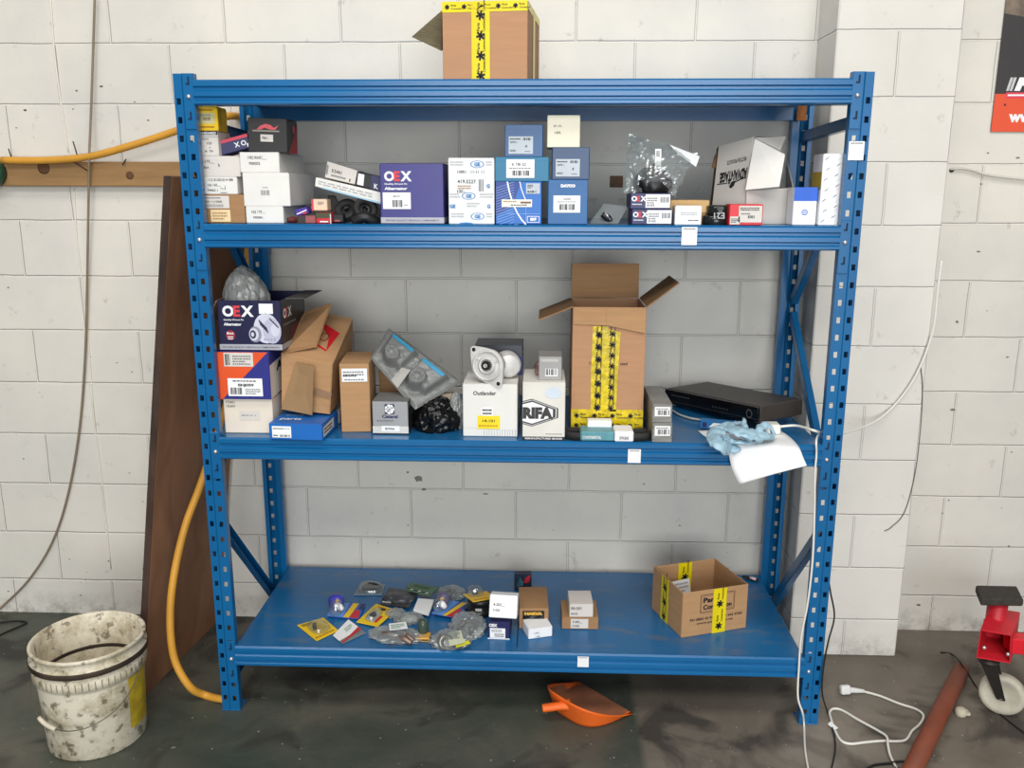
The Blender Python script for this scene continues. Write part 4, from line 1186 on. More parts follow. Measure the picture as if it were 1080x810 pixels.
m.lathe([(.046, 0), (.046, .006), (.041, .006), (.039, .001)], STEEL, 40, M, cap=False)
m.lathe([(.026, 0), (.026, .010), (.019, .012), (.017, .002)], STEEL, 32, M, cap=False)
for k in range(3):
    a = .5+k*2*PI/3
    m.box(.02, .041, -.003, .003, 0, .004, STEEL, .001, M @ Matrix.Rotation(a, 4, 'Z'))
for e in (ea, eb):
    m.lathe([(.006, .0006), (.0005, .0008)], BLACK, 16, M @ Matrix.Translation((e[0], e[1], 0)))
m.build('flange', SM, world=True)
m = MB(); g_ = []
for k in range(22):
    a = 2*PI*k/22; rr = .0145 if k % 2 else .0115; g_.append((rr*math.cos(a), rr*math.sin(a)))
m.prism(g_, 0, .016, mat('dark_gear_steel', (70, 68, 66), .35, metal=.8), M); m.lathe([(.006, .016), (.006, .019), (.0035, .019), (.0035, .016)], STEEL, 16, M); m.build('pinion_gear', SM, world=True)
m = MB(); m.lathe([(.040, -.010), (.040, -.030), (.034, -.034), (.034, -.085), (.030, -.09), (.03, -.10), (.002, -.10)], STEEL, 36, M); m.build('housing', SM, world=True)
m = MB(); pc = at(537, 386, Y=.11)
M2 = Matrix.Translation(pc) @ Vector((.18, -.96, .02)).normalized().to_track_quat('Z', 'Y').to_matrix().to_4x4()
m.lathe([(.036, -.06), (.040, -.058), (.040, -.046), (.036, -.044), (.036, -.034), (.040, -.032), (.040, -.020), (.036, -.018), (.036, -.008), (.036, 0), (.028, .004), (.002, .004)], STEEL, 36, M2)
m.build('solenoid', SM, world=True)

# white box with a framed logo, small box on it
c = B3('white_carton', 'tall white box with a black hexagon framed logo on third shelf', (551, 465), (595.5, 465), 403, .19, mat('soiled_white_card', (222, 219, 210), .65, var=.05), Z3, Y=.006)
f = c.face('front'); f.rect(0, 0, 1, .065, INK, 1); f.text('REMANUFACTURED BRAKES', .06, .018, .032, WINK, w=.88, bold=.02)
LGI = mat('logo_grey_black', (58, 58, 58), .6)
hexo = [(-.30, .36), (.22, .255), (.80, .40), (.80, .55), (.22, .70), (-.30, .60)]
def clip0(pts):
    o = []
    for i in range(len(pts)):
        a, b_ = pts[i-1], pts[i]
        if (a[0] >= 0) != (b_[0] >= 0):
            t_ = -a[0]/(b_[0]-a[0]); o.append((0, a[1]+(b_[1]-a[1])*t_))
        if b_[0] >= 0: o.append(b_)
    return o
def sc_(pts, k): return [(.25+(x-.25)*k, .477+(y-.477)*k) for x, y in pts]
f.poly(clip0(sc_(hexo, 1.07)), LGI, 1); f.poly(clip0(sc_(hexo, 1.0)), PAPER, 2); f.poly(clip0(sc_(hexo, .96)), LGI, 3); f.poly(clip0(sc_(hexo, .84)), PAPER, 4)
f.text('RIFA', .004, .375, .20, LGI, 'L', 5, w=.71, bold=.07)
f.ell(.72, .82, .2, .1, mat('pale_blue_smudge', (206, 216, 226), .6), 1); f.fine(.55, .10, .95, .13, 1, mat('faded_ink', (140, 138, 140), .6))
c.done(); zr = c.top
c = B3('barcode_carton', 'small grey box with a barcode label on top of the hexagon logo box', (568, 402), (592.5, 402), 376, .10, mat('silver_grey_print', (150, 148, 146), .35, metal=.2), zr, Y=.03)
f = c.face('front'); g = c.label('front', .28, .18, .82, .50, PAPER); g.bars(.05, .15, .95, .95, n=10); f.rect(.1, .78, .85, .9, mat('pale_label', (188, 186, 180), .6), 1)
m = c.part('film'); m.crumple((.040, .05, .055), .10, 2, 6, clear_mat('pink_tinted_film', (232, 196, 192), .2, .12, .12), 3, .5, Matrix.Translation((-.008, .03, .0)))
c.done()

# big open carton with yellow tape
A = at(600, 455, Z=Z3); B = at(678, 455, Z=Z3); Yc = A.y
A = at(601, 455, Y=Yc); B = at(678.5, 455, Y=Yc); T = at(640, 324, Y=Yc)
wd = B.x-A.x-.006; hh = T.z-Z3; dp = .22
r, b, F = open_carton('open_kraft_carton', 'tall open brown carton with yellow tape and raised flaps on third shelf', 'box', wd, dp, hh, KRAFTP,
    ((A.x+B.x)/2, Yc+dp/2, Z3), (0, 0, 0), {'back': (.112, 8, KRAFT2), 'left': (.11, 112, KRAFT2), 'right': (.120, 52, KRAFT2)}, inside=KRAFT2)
cc = Carton.__new__(Carton); cc.w, cc.d, cc.h = wd, dp, hh; cc.body = b
f = cc.face('front'); f.text('The Parts Co', .23, .545, .022, INK, w=.2, bold=.01); f.text('cted', .66, .545, .022, INK, w=.1)
b.build('carton', r)
for side, (fm, M, L) in F.items(): fm.build('flap', r)
m = MB(); ha, hb = hh, hh
slab(m, Vector((-wd/2+.002, -dp/2-.003, hh*.865)), Vector((-.01, -dp/2-.006, hh*.86)), Vector((-.01, -dp/2-.001, hh)), Vector((-wd/2+.002, -dp/2-.001, hh)), KRAFT, .003)
slab(m, Vector((-.01, -dp/2-.006, hh*.86)), Vector((wd/2-.002, -dp/2-.008, hh*.80)), Vector((wd/2-.002, -dp/2-.001, hh)), Vector((-.01, -dp/2-.001, hh)), KRAFT, .003)
m.build('flap', r, label='torn front flap folded down')
m = MB(); f = cc.sub('front', .27, .17, .65, .85, m)
TW = mat('yellow_tape_wrinkled', (206, 182, 16), .25, var=.32, scale=60, bump=.8, bscale=60)
f.poly([(0, 0), (.56, 0), (.52, .5), (.55, 1), (.02, 1), (-.02, .45)], TW, 2); f.poly([(.5, 0), (.93, 0), (.97, .55), (1.02, .93), (.5, .98)], TW, 3); f.OFF = .0009
r1_ = Face(m, f.P(0, 0, 0), f.P(.48, 0, 0), f.P(.48, 1, 0), f.P(0, 1, 0)); r1_.OFF = .0014; tape_print(r1_, True, 7, 1)
r1_ = Face(m, f.P(.5, 0, 0), f.P(.95, 0, 0), f.P(.95, 1, 0), f.P(.5, 1, 0)); r1_.OFF = .0014; tape_print(r1_, True, 8, 2)
f = cc.sub('front', 0, .0, 1, .185, m); f.rect(0, .08, 1, 1, TW, 3); f.OFF = .001
for (a, b2, c2, d2) in ((0, .5, .5, .95), (.5, .5, 1, .95), (0, .1, .5, .5), (.5, .1, 1, .5)):
    g = Face(m, f.P(a, b2, 0), f.P(c2, b2, 0), f.P(c2, d2, 0), f.P(a, d2, 0)); g.OFF = .0012; tape_print(g, False, 2, 3)
m.build('tape', r)

c = B3('white_card_box', 'small blank white box standing before the yellow taped carton', (619.5, 456), (645, 456), 443.5, .03, PAPER, Z3, Y=.055); c.done()
# folded belt in a card sleeve
r = thing('drive_belt', 'black drive belt in a teal and white card sleeve at the shelf edge', 'belt', (at(640, 465, Z=Z3).x, .03, Z3))
m = MB()
a0 = at(592, 462, Z=Z3+.014); b0 = at(686, 460, Z=Z3+.014)
loop = [(a0.x, .045), (a0.x+.03, .012), (a0.x+.10, .006), (b0.x-.06, .006), (b0.x-.012, .014), (b0.x, .038), (b0.x-.02, .060), (b0.x-.07, .056), (a0.x+.14, .075), (a0.x+.07, .066), (a0.x+.02, .065), (a0.x, .045)]
P = catmull([Vector((x, y, 0)) for x, y in loop], 5)
vs = []; fs = []
for p_ in P:
    vs += [(p_.x, p_.y, Z3+.001), (p_.x, p_.y, Z3+.025)]
for i in range(len(P)-1): fs.append((2*i, 2*i+2, 2*i+3, 2*i+1))
m.add(vs, fs, DARKP, True); m.build('belt', r, world=True, solid=.005)
m = MB(); x0 = at(612, 468, Y=.0).x; x1 = at(668, 468, Y=.0).x; xm = at(648, 468, Y=.0).x
TL = mat('sleeve_teal', (88, 146, 156), .4, var=.12, scale=40)
m.box(x0, xm, .0, .072, Z3+.0005, Z3+.030, TL, .004); m.box(xm, x1, -.001, .074, Z3+.0005, Z3+.032, PAPER, .003)
f = Face(m, (x0, -.001, Z3), (xm, -.001, Z3), (xm, -.001, Z3+.03), (x0, -.001, Z3+.03)); f.text('CONTINENTAL', .06, .3, .3, WINK, w=.55)
f = Face(m, (xm, -.0015, Z3), (x1, -.0015, Z3), (x1, -.0015, Z3+.032), (xm, -.0015, Z3+.032)); f.text('5PK865', .25, .25, .3, GREYINK, w=.5)
m.build('sleeve', r, world=True)

# striped long boxes
STR = mat('striped_grey_card', (128, 126, 122), .4, var=.35, scale=9, stretch=(1, 1, 12))
def sbox(label, pl, pr, yt, base):
    c = B3('grey_carton', label, pl, pr, yt, .24, STR, base, Y=-.002)
    g = c.label('front', .12, .35, .9, .85, PAPER); g.bars(.2, .15, .95, .65, n=9); g.fine(.1, .7, .9, .9, 1)
    c.done(); return c.top
zs = sbox('lower of two long grey streaked boxes with barcode labels', (687.5, 466), (708.5, 466), 446, Z3)
zs = sbox('upper of two long grey streaked boxes with barcode labels', (687.5, 446), (708.5, 446), 426, zs)

# recorder, resting askew with its near end propped on the leads
wD, dD, hD = .42, .205, .052
aT, dT, cT = Vector((.498, .468, .984)), Vector((.734, .123, 1.007)), Vector((.905, .237, 1.007))
ex_ = (dT-aT).normalized(); ey_ = (cT-dT); ey_ = (ey_-ex_*ey_.dot(ex_)).normalized(); ez_ = ex_.cross(ey_)
o_ = aT-ez_*(hD+.004)
DV = thing('recorder', 'black video recorder box lying askew at the right of the third shelf', 'recorder', o_, Matrix((ex_, ey_, ez_)).transposed().to_euler())
BM = mat('black_painted_metal', (60, 54, 49), .45, var=.06); BF = mat('gloss_black_front', (12, 12, 13), .12, var=0)
m = MB(); m.box(0, wD, .012, dD, .004, hD+.004, BM, .002); m.build('case', DV)
m = MB(); m.box(-.001, wD+.001, 0, .012, .006, hD+.002, BF, .002); f = Face(m, (0, -.0002, .006), (wD, -.0002, .006), (wD, -.0002, hD+.002), (0, -.0002, hD+.002))
DG = mat('dim_grey_mark', (70, 70, 72), .4)
for k in range(6): f.ell(.55+k*.03, .45, .008, .05, DG, 1, 10)
f.ring(.92, .5, .03, .3, .3, DG, 1); f.fine(.08, .6, .3, .75, 1, DG); f.line(0, .2, 1, .2, .001, DG, 1); m.build('front_panel', DV)
for x, y in ((.03, .04), (wD-.03, .04), (.03, dD-.03), (wD-.03, dD-.03)):
    m = MB(); m.lathe([(.010, -.004), (.012, -.002), (.012, .005)], BLACK, 16, Matrix.Translation((x, y, .0))); m.build('foot', DV)

# paper sheet over the edge
r3 = Z3+.0012
Lp = catmull([at(735.5, 454, Z=r3), at(752, 466.5, Z=r3), Vector((at(765, 478, Y=-.016).x, -.016, r3-.006)), at(772, 494, Y=-.028), at(780, 511, Y=-.036)], 8)
Rp = catmull([at(820, 452, Z=r3), at(833, 461, Z=r3), Vector((at(842, 472, Y=-.02).x, -.02, r3-.002)), at(847, 482, Y=-.050), at(851, 491, Y=-.072)], 8)
m = MB(); nL = len(Lp)-1
def pfn(u, v):
    i = min(nL, int(round(v*nL))); p = Lp[i]*(1-u)+Rp[i]*u
    return p+Vector((0, 0, .004*math.sin(PI*u)*max(0, v-.5)))
m.sheet(pfn, 14, nL, PAPER, True); m.build('paper_sheet', label='white paper sheet hanging over the shelf edge under the glove', cat='paper', solid=.0006)

# glove
GL = mat('pale_blue_nitrile', (158, 190, 206), .5, var=.10, scale=30, bump=.5, bscale=60)
m = MB()
zb = Z3+.012
def gz(px, py, z): return at(px, py, Z=z)
# hand part folded over the edge
m.tube([gz(779, 446, zb+.030), gz(768, 449, zb+.032), gz(757, 455, zb+.026), gz(756, 463, zb+.016), gz(762, 469, zb+.010), Vector((at(769, 474, Y=-.02).x, -.022, Z3+.003)), at(778, 477, Y=-.038)],
       [.010, .020, .026, .030, .028, .024, .012], GL, 28, per=12, flat=.30)
# rumpled body
m.tube([gz(756, 450, zb+.016), gz(768, 452, zb+.026), gz(780, 456, zb+.026), gz(793, 459, zb+.020), gz(806, 459, zb+.014), gz(816, 461, zb+.004)],
       [.012, .026, .032, .034, .028, .010], GL, 30, per=12, flat=.34)
# rolled cuff
m.tube([gz(799, 462, zb+.010), gz(800, 455, zb+.026), gz(805, 449, zb+.036), gz(811, 450, zb+.032), gz(815, 456, zb+.014), gz(817, 463, zb+.0)], [.010, .013, .012, .010, .010, .007], GL, 12, per=8, flat=.55)
# limp fingers
m.tube([gz(786, 453, zb+.026), gz(785, 447, zb+.038), gz(784, 442, zb+.044)], [.011, .007, .004], GL, 10)
m.tube([gz(768, 465, zb+.002), gz(779, 467, zb+.0), gz(792, 467, zb-.002), gz(803, 466, zb-.003)], [.010, .014, .013, .007], GL, 12, per=8, flat=.5)
m.tube([gz(762, 470, zb+.004), Vector((at(762, 474, Y=-.018).x, -.018, Z3+.004)), at(767, 480, Y=-.030)], [.012, .011, .006], GL, 10, flat=.6)
o = Vector((3, 1, 4))
def wr(v):
    a = noise.noise(v*38+o); b_ = noise.noise(v*95+o*2)
    return Vector((noise.noise(v*50+o)*.004, noise.noise(v*50+o*2)*.004, (1-2*abs(a))*.007+(1-2*abs(b_))*.0025-.004))
m.v = [v+wr(v) for v in m.v]
m.v = [Vector((v.x, v.y, max(v.z, Z3+.0022))) if v.y > -.012 else v for v in m.v]
m.build('rubber_glove', label='crumpled pale blue disposable glove on the white paper sheet', cat='glove')

c = Carton('printed_tube_box', 'small blue and red printed box between glove and recorder', 'box', (738, 452), (786, 456.5), 440, .03, BLUE, Z=Z3+.0025, base=Z3+.0025)
c.h = .028; c.init(c.name, c.label_, c.cat, mat('cyan_blue_print', (30, 110, 170), .35), None)
f = c.face('front'); f.poly([(.2, .3), (.3, .8), (.5, .8), (.4, .3)], WINK, 1)
f.rect(.55, .2, .95, .8, mat('soft_red', (206, 84, 72), .5), 1); f.rect(.05, .2, .15, .8, NAVY, 1); c.done()
r = thing('power_adaptor', 'white plug adaptor with a white lead at the right end of third shelf', 'adaptor', at(818, 452, Z=Z3+.003))
m = MB(); A = at(812, 459, Z=Z3+.003); m.box(A.x-.008, A.x+.034, A.y+.005, A.y+.05, Z3+.003, Z3+.034, WCABLE, .004); m.build('body', r, world=True)
m = MB(); m.tube([(A.x+.032, A.y+.03, Z3+.022), at(840, 449, Z=Z3+.03), at(858, 454, Y=.02), at(868, 457, Y=.075), at(880, 458, Y=.1), at(897, 455, Y=.25), at(930, 440, Y=.40), at(962, 403, Y=YP-.014), at(983, 352, Y=YP-.012), at(989, 305, Y=YP-.01), at(993, 275, Y=YP-.008)], .0040, WCABLE, 8)
m.build('lead', r, world=True)
m = MB(); m.tube([at(708, 432, Z=Z3+.006), at(716, 437, Z=Z3+.005), at(728, 441, Z=Z3+.005), at(740, 443, Z=Z3+.005), at(752, 446, Z=Z3+.008)], .0035, mat('grey_cable_sheath', (176, 176, 172), .5, var=.02), 8)
m.build('grey_cable', label='short grey cable looping out from under the recorder', cat='cable')

# ------------------------------------------------------------------ bottom shelf
Z4 = S[3]
def B4(name, label, pl, pr, yt, d, m, base=Z4, Z=None, **k):
    return Carton(name, label, k.pop('cat', 'box'), pl, pr, yt, d, m, Z=base if Z is None else Z, base=base, **k)
c = B4('navy_carton', 'small navy lettered box at the shelf front under a leaning white box', (514.5, 673.5), (537.5, 674.5), 656.5, .09, NAVY)
f = c.face('front'); f.text('OEX', .06, .72, .2, WINK, w=.38, bold=.06); f.rect(0, 0, 1, .06, PAPER, 1)
g = c.label('front', .10, .08, .80, .66, PAPER); g.fine(.1, .6, .8, .9, 2); g.fine(.3, .1, .95, .5, 2, INK); c.done(); zn = c.top
c = B4('white_carton', 'white box tipped back on top of the small navy box', (514, 656), (543.5, 657), 634.5, .085, PAPER, zn+.003, tilt=(-.34, .03))
hand(c.face('front'), [('4-203__', .14, .5, .13), ('F1005', .14, .28, .09)]); c.loc = c.loc+Vector((.004, .0, .0)); c.done()
c = B4('kraft_carton', 'brown box with a black and amber label behind the small white box', (547.5, 663), (578.5, 663), 641.5, .16, KRAFT2)
g = c.label('front', .12, .15, .85, .88, INK); g.text('NARVA', .08, .72, .2, mat('amber_print', (220, 170, 60), .5), w=.84, bold=.08)
g = c.label('front', .13, .20, .80, .62, PAPER); g.fine(.08, .1, .9, .9, 3, INK); c.done()
c = B4('white_carton', 'small white box turned a little in front of the brown one', (557.5, 674.5), (582.5, 671), 662, .07, PAPER)
hand(c.face('front'), [('4-203__', .22, .45, .16), ('F1005', .3, .12, .12)]); c.done()
c = B4('dark_card_box', 'tiny dark card box with red and blue strokes standing at the back', (542.5, 623), (560.5, 623), 605.5, .03, mat('dark_navy_card', (34, 44, 66), .5))
f = c.face('front'); SKY = mat('cyan_stroke', (110, 190, 214), .5)
f.poly([(.55, .45), (.85, .5), (.95, .95), (.65, .8)], RED, 1)
for k in range(5): f.line(.1+.05*k, .3+.12*k, .5, .35+.04*k, .0012, SKY, 2)
f.line(.2, .2, .6, .05, .0012, SKY, 2); c.done()
c = B4('flat_kraft_carton', 'flat brown box under a grey white box on the bottom shelf', (592.5, 663.5), (631, 664), 651, .125, KRAFT2)
g = c.label('front', .24, .1, .72, .88, WHITE2); hand(g, [('4-203__', .1, .55, .25), ('F1005', .1, .15, .2)]); c.done(); zk = c.top
c = B4('pale_carton', 'grey white box standing on the flat brown box', (600.5, 651), (625.5, 651), 637, .10, mat('pale_grey_card', (214, 206, 198), .65, var=.03), zk)
hand(c.face('front'), [('00-201', .06, .58, .2), ('40102', .06, .2, .14)]); c.done()

# Parts Connection carton
fl_ = at(718.5, 673, Z=Z4); fr_ = at(786.5, 662, Z=Z4); bl_ = at(684.5, 642, Z=Z4)
yaw = math.atan2(fr_.y-fl_.y, fr_.x-fl_.x); wd = math.hypot(fr_.x-fl_.x, fr_.y-fl_.y); dp = math.hypot(bl_.x-fl_.x, bl_.y-fl_.y)
hh = at(720, 626, Y=fl_.y).z-Z4
ctr = Vector((fl_.x+math.cos(yaw)*wd/2-math.sin(yaw)*dp/2, fl_.y+math.sin(yaw)*wd/2+math.cos(yaw)*dp/2, Z4))
print('parts carton', wd, dp, hh, math.degrees(yaw))
r, b, F = open_carton('open_carton', 'open topless brown carton with black print and yellow tape on bottom shelf', 'box', wd, dp, hh, KRAFT, ctr, (0, 0, yaw), {}, inside=KRAFT2)
cc = Carton.__new__(Carton); cc.w, cc.d, cc.h = wd, dp, hh; cc.body = b
f = cc.face('front')
f.frame(.27, .50, .79, .90, .0016, INK, 1); f.frame(.285, .53, .775, .87, .0008, INK, 1)
f.text('Parts', .31, .72, .115, INK, w=.25, bold=.04); f.text('Connection', .31, .565, .11, INK, w=.44, bold=.04)
f.text('PH 0800 42 PARTS  09 442 9700', .12, .34, .055, INK, w=.80, bold=.02); f.text('www.partsco.co.nz', .22, .24, .05, INK, w=.56, bold=.02)
b.build('carton', r)
m = MB()
f = cc.sub('front', .46, 0, .665, 1, m); f.rect(0, 0, 1, 1, TAPE, 2); f.OFF = .0009; tape_print(f, True, 2, 3)
f = cc.sub('left', .30, 0, .56, 1, m); f.rect(0, 0, 1, 1, TAPE, 2); f.OFF = .0009; tape_print(f, True, 3, 4)
# inside of the back wall and the floor
f = Face(m, (-wd/2+.01, dp/2-.0045, .005), (wd/2-.01, dp/2-.0045, .005), (wd/2-.01, dp/2-.0045, hh), (-wd/2+.01, dp/2-.0045, hh))
g = Face(m, f.P(.38, 0, 1), f.P(.62, 0, 1), f.P(.62, 1, 1), f.P(.38, 1, 1)); g.rect(0, 0, 1, 1, TAPE, 1); g.OFF = .0009; tape_print(g, True, 2, 6)
m.box(-wd/2+.03, wd/2-.03, -.02, .02, .0042, .0050, TAPE, 0)
m.build('tape', r)
m = MB(); m.box(-.055, .055, -.0008, 0, 0, .115, PAPER, 0, Matrix.Translation((-.055, .03, .0055)) @ Euler((-.25, 0, .12)).to_matrix().to_4x4())
MM = Matrix.Translation((-.055, .03, .0055)) @ Euler((-.25, 0, .12)).to_matrix().to_4x4()
f = Face(m, (-.055, -.0008, 0), (.055, -.0008, 0), (.055, -.0008, .115), (-.055, -.0008, .115), MM); f.fine(.1, .55, .35, .9, 3, INK); f.fine(.45, .3, .95, .95, 6, mat('pale_ink', (176, 176, 176), .6))
m.build('packing_slip', None, world=False, label='white packing slip standing inside the open topless brown carton', cat='paper', recenter=False, loc=(0, 0, 0)).matrix_basis = r.matrix_basis.copy()

r = thing('craft_knife', 'small dark tool with a pink white end behind the open carton', 'tool', at(792, 609, Z=Z4))
m = MB(); a, b_ = at(783, 608, Z=Z4+.006), at(800, 612, Z=Z4+.006)
m.tube([a, (a+b_)/2, b_], [.006, .010, .008], DARKP, 8, flat=.6); m.build('handle', r, world=True)
m = MB(); a2_, b2_ = at(791, 609, Z=Z4+.016), at(797, 611, Z=Z4+.016); m.tube([a2_, b2_], .005, mat('pink_white_print', (226, 190, 190), .5), 8, per=0); m.build('cap', r, world=True)

# blister cards and bags: p = centre px, w, d sizes, yaw, extra lift
def flatpack(name, label, quad, m, lift=0., draw=None, t=.003, cat='packet', blister=None, content=None, parent=None):
    """a card lying on the deck, its four corners seen at quad (front-left, front-right, back-right, back-left)"""
    P = [at(x, y, Z=Z4+lift+.001) for x, y in quad]
    c0 = sum(P, Vector())/4
    r = thing(name, label, cat, (c0.x, c0.y, Z4+lift))
    b = MB(); up = Vector((0, 0, t))
    b.hexa([p for p in P]+[p+up for p in P], m, .0006)
    f = Face(b, *[p+up for p in P]); f.OFF = .0005
    if draw: draw(f)
    b.build('card', r, world=True)
    def pos(u, v, z): return (P[0]*(1-u)+P[1]*u)*(1-v)+(P[3]*(1-u)+P[2]*u)*v+Vector((0, 0, t+z))
    if blister:
        u, v, ru, rv, h = blister
        bm_ = MB()
        def dome(a, q):
            th = a*2*PI; k = math.cos(q*PI/2)**.35 if q < 1 else 0
            k = (1-q**4)**.5 if q < .999 else 0
            sx_, sy_ = math.cos(th), math.sin(th)
            mm = max(abs(sx_), abs(sy_)); kk = (1/mm)*.35+.65
            return pos(u+ru*kk*sx_*k, v+rv*kk*sy_*k, h*q)
        bm_.sheet(dome, 24, 6, CLEARB, True); bm_.build('blister', r, world=True)
    if content: content(r, pos)
    return r
def lump(part, m, pts, rr, flat=.8, n=10):
    def go(r, pos):
        b = MB(); b.tube([pos(*p) for p in pts], rr, m, n, flat=flat); b.build(part, r, world=True)
    return go
r_ = flatpack('blister_pack', 'yellow card blister pack with a dark pin nearest the left post', [(334, 676.5), (357, 665.5), (341, 652), (313.5, 660)], YELLOW, blister=(.5, .5, .36, .34, .022),
    content=lump('pin', DARKP, [(.28, .42, .008), (.34, .52, .012), (.44, .66, .010)], [.006, .007, .005]),
    draw=lambda f: (f.fine(.08, .8, .5, .95, 2, INK), f.fine(.05, .06, .9, .16, 1, mat('ochre_ink', (170, 110, 20), .6))))
def dwr(f):
    f.rect(0, .30, 1, 1, PAPER, 1)
    f.poly([(0, .02), (1, .26), (1, .44), (.7, .36), (.3, .22), (0, .14)], RED, 2); f.fine(.5, .55, .9, .8, 3, mat('green_ink', (90, 150, 110), .6))
flatpack('parts_packet', 'white packet with a red curved band beside the yellow blister pack', [(361, 679.5), (386, 668), (367.5, 654), (351, 671)], mat('grey_film_card', (120, 124, 126), .3, var=.2), draw=dwr, t=.002, cat='packet')
def dblue(f):
    f.rect(.0, 0, .5, 1, mat('sky_card', (92, 150, 220), .4), 1); f.poly([(.5, 0), (.68, 0), (.80, 1), (.62, 1)], YELLOW, 1); f.poly([(.70, 0), (.98, 0), (.92, .55), (.76, .55)], RED, 1); f.rect(.86, .6, 1, 1, NAVY, 1)
def bulb(col):
    def go(r, pos):
        b = MB(); b.tube([pos(.05, .45, .012), pos(.14, .5, .030), pos(.26, .5, .034), pos(.36, .45, .022)], [.010, .024, .022, .010], mat(col[0], col[1], .25, var=.15), 14); b.build('lamp_bulb', r, world=True)
        b = MB(); b.tube([pos(.22, .30, .030), pos(.34, .26, .024), pos(.42, .30, .014)], [.010, .012, .008], PAPER, 10); b.tube([pos(.26, .33, .040), pos(.30, .30, .040)], .009, mat('tan_cap', (190, 160, 110), .5), 8, per=0); b.build('bulb_base', r, world=True)
    return go
BLC = mat('blue_card', (52, 86, 176), .4, var=.05)
flatpack('bulb_pack', 'blue striped lamp bulb pack at the left of the loose parts', [(345, 650.5), (378.5, 653.5), (385.5, 638), (352, 636)], BLC, draw=dblue, blister=(.22, .45, .20, .46, .05), content=bulb(('violet_glass', (64, 66, 168))), lift=.002)
flatpack('bulb_pack', 'blue striped lamp bulb pack near the middle of the loose parts', [(455, 648), (478, 652), (499, 638), (469, 633)], BLC, draw=dblue, lift=.006, blister=(.18, .5, .20, .46, .05), content=bulb(('smoky_glass', (96, 92, 120))))
def dyel(f):
    f.poly([(.22, .2), (.66, .12), (.60, .62), (.26, .66)], mat('pale_grey_inlay', (206, 206, 204), .4), 1); f.ell(.5, .82, .16, .05, INK, 2); f.fine(.2, .86, .8, .94, 1, mat('ochre_ink', (170, 110, 20), .6)); f.rect(.68, .15, .8, .5, RED, 2)
flatpack('blister_pack', 'yellow blister pack with white centre behind the red banded packet', [(376, 656.5), (398.5, 661.5), (418, 644), (396.5, 637.5)], YELLOW, draw=dyel, lift=.003, blister=(.45, .42, .24, .30, .022),
    content=lump('clip', BLACK, [(.3, .35, .006), (.42, .48, .010), (.52, .38, .008), (.46, .3, .008)], .005))
r_ = flatpack('clear_tray_pack', 'small clear tray holding a black part at the back of the bottom shelf', [(373, 628), (403, 628), (406.5, 617), (381.5, 614)], mat('grey_clear_base', (116, 130, 142), .25), blister=(.5, .5, .46, .46, .02),
    content=lump('black_part', DARKP, [(.2, .4, .006), (.45, .55, .010), (.7, .5, .010), (.9, .6, .006)], [.006, .014, .014, .007]))
def crmp(r, m, size, c0, amp=.2, fr=2.2, seed=1, name='film', rot=0, sub=4, flat=False):
    b = MB(); b.crumple(size, amp, fr, seed, m, sub, .35, Matrix.Translation(c0) @ Matrix.Rotation(rot, 4, 'Z'), flat); b.build(name, r, world=True)
FOIL = mat('dark_foil', (74, 76, 80), .3, metal=.3, var=.3, scale=25, bump=.8, bscale=70)
r_ = flatpack('foil_pouch', 'dark grey foil pouch lying behind the yellow blister pack', [(401, 638), (432, 642), (441, 626), (410, 621)], FOIL, lift=.002, t=.006, draw=lambda f: f.fine(.05, .03, .35, .18, 1, WINK))
p = at(420, 632, Z=Z4+.008); crmp(r_, FOIL, (.055, .032, .018), p, .18, 2, 4, 'crease', -.1)
def dgreen(f):
    for k in range(6): f.poly([(.05+k*.15, .0), (.12+k*.15, .0), (.17+k*.15, .16), (.10+k*.15, .16)], WINK if k % 2 else INK, 1)
    f.rect(0, 0, 1, .02, INK, 1); f.fine(.2, .5, .8, .8, 2, mat('leaf_ink', (60, 84, 62), .6))
flatpack('green_card', 'green card with a black and white edge among the loose parts', [(427, 622.5), (453, 629), (463, 621), (433, 615.5)], mat('moss_card', (84, 112, 88), .5), draw=dgreen, lift=.022, t=.006)
flatpack('white_packet', 'blank white packet below the green card', [(436, 645), (452, 650), (458, 634.5), (441, 633)], PAPER, lift=.012, t=.008)
BAGF = clear_mat('bag_film', tint=(222, 226, 226), gloss=.13, rough=.22, body=.20)
def clearbag(label, cpx, size, seed, fill=None, rot=0., lift=0., name='clear_parts_bag', extra=None):
    p = at(*cpx, Z=Z4+lift+.001)
    r = thing(name, label, 'bag', (p.x, p.y, Z4+lift))
    crmp(r, BAGF, (size[0], size[1], size[2]*.72), p, .34, 2.1, seed, 'film', rot, 4, False)
    if fill:
        m_, s2, nm = fill
        crmp(r, m_, (s2[0], s2[1], s2[2]*.7), p+Vector((0, 0, .001)), .15, 2.4, seed+3, nm, rot, 3, True)
    if extra: extra(r, p)
    return r
def slip(px4, z, m=PAPER, nm='label', dr=None):
    def go(r, p):
        b = MB(); P = [at(x, y, Z=Z4+z) for x, y in px4]; b.hexa([q for q in P]+[q+Vector((0, 0, .001)) for q in P], m, 0)
        f = Face(b, *[q+Vector((0, 0, .001)) for q in P])
        if dr: dr(f)
        b.build(nm, r, world=True)
    return go
clearbag('clear bag with a dark lump beside the green card', (476, 628), (.048, .05, .035), 2, (DARKP, (.022, .024, .026), 'black_part'), .3)
clearbag('large clear bag with a dark metal part and white slip behind the front roll', (493, 664), (.058, .065, .065), 5, (mat('dark_metal_part', (58, 54, 52), .35, metal=.5, var=.3), (.036, .04, .045), 'metal_part'), .2, extra=slip([(492, 668.5), (506, 670), (512, 663), (499, 660)], .004))
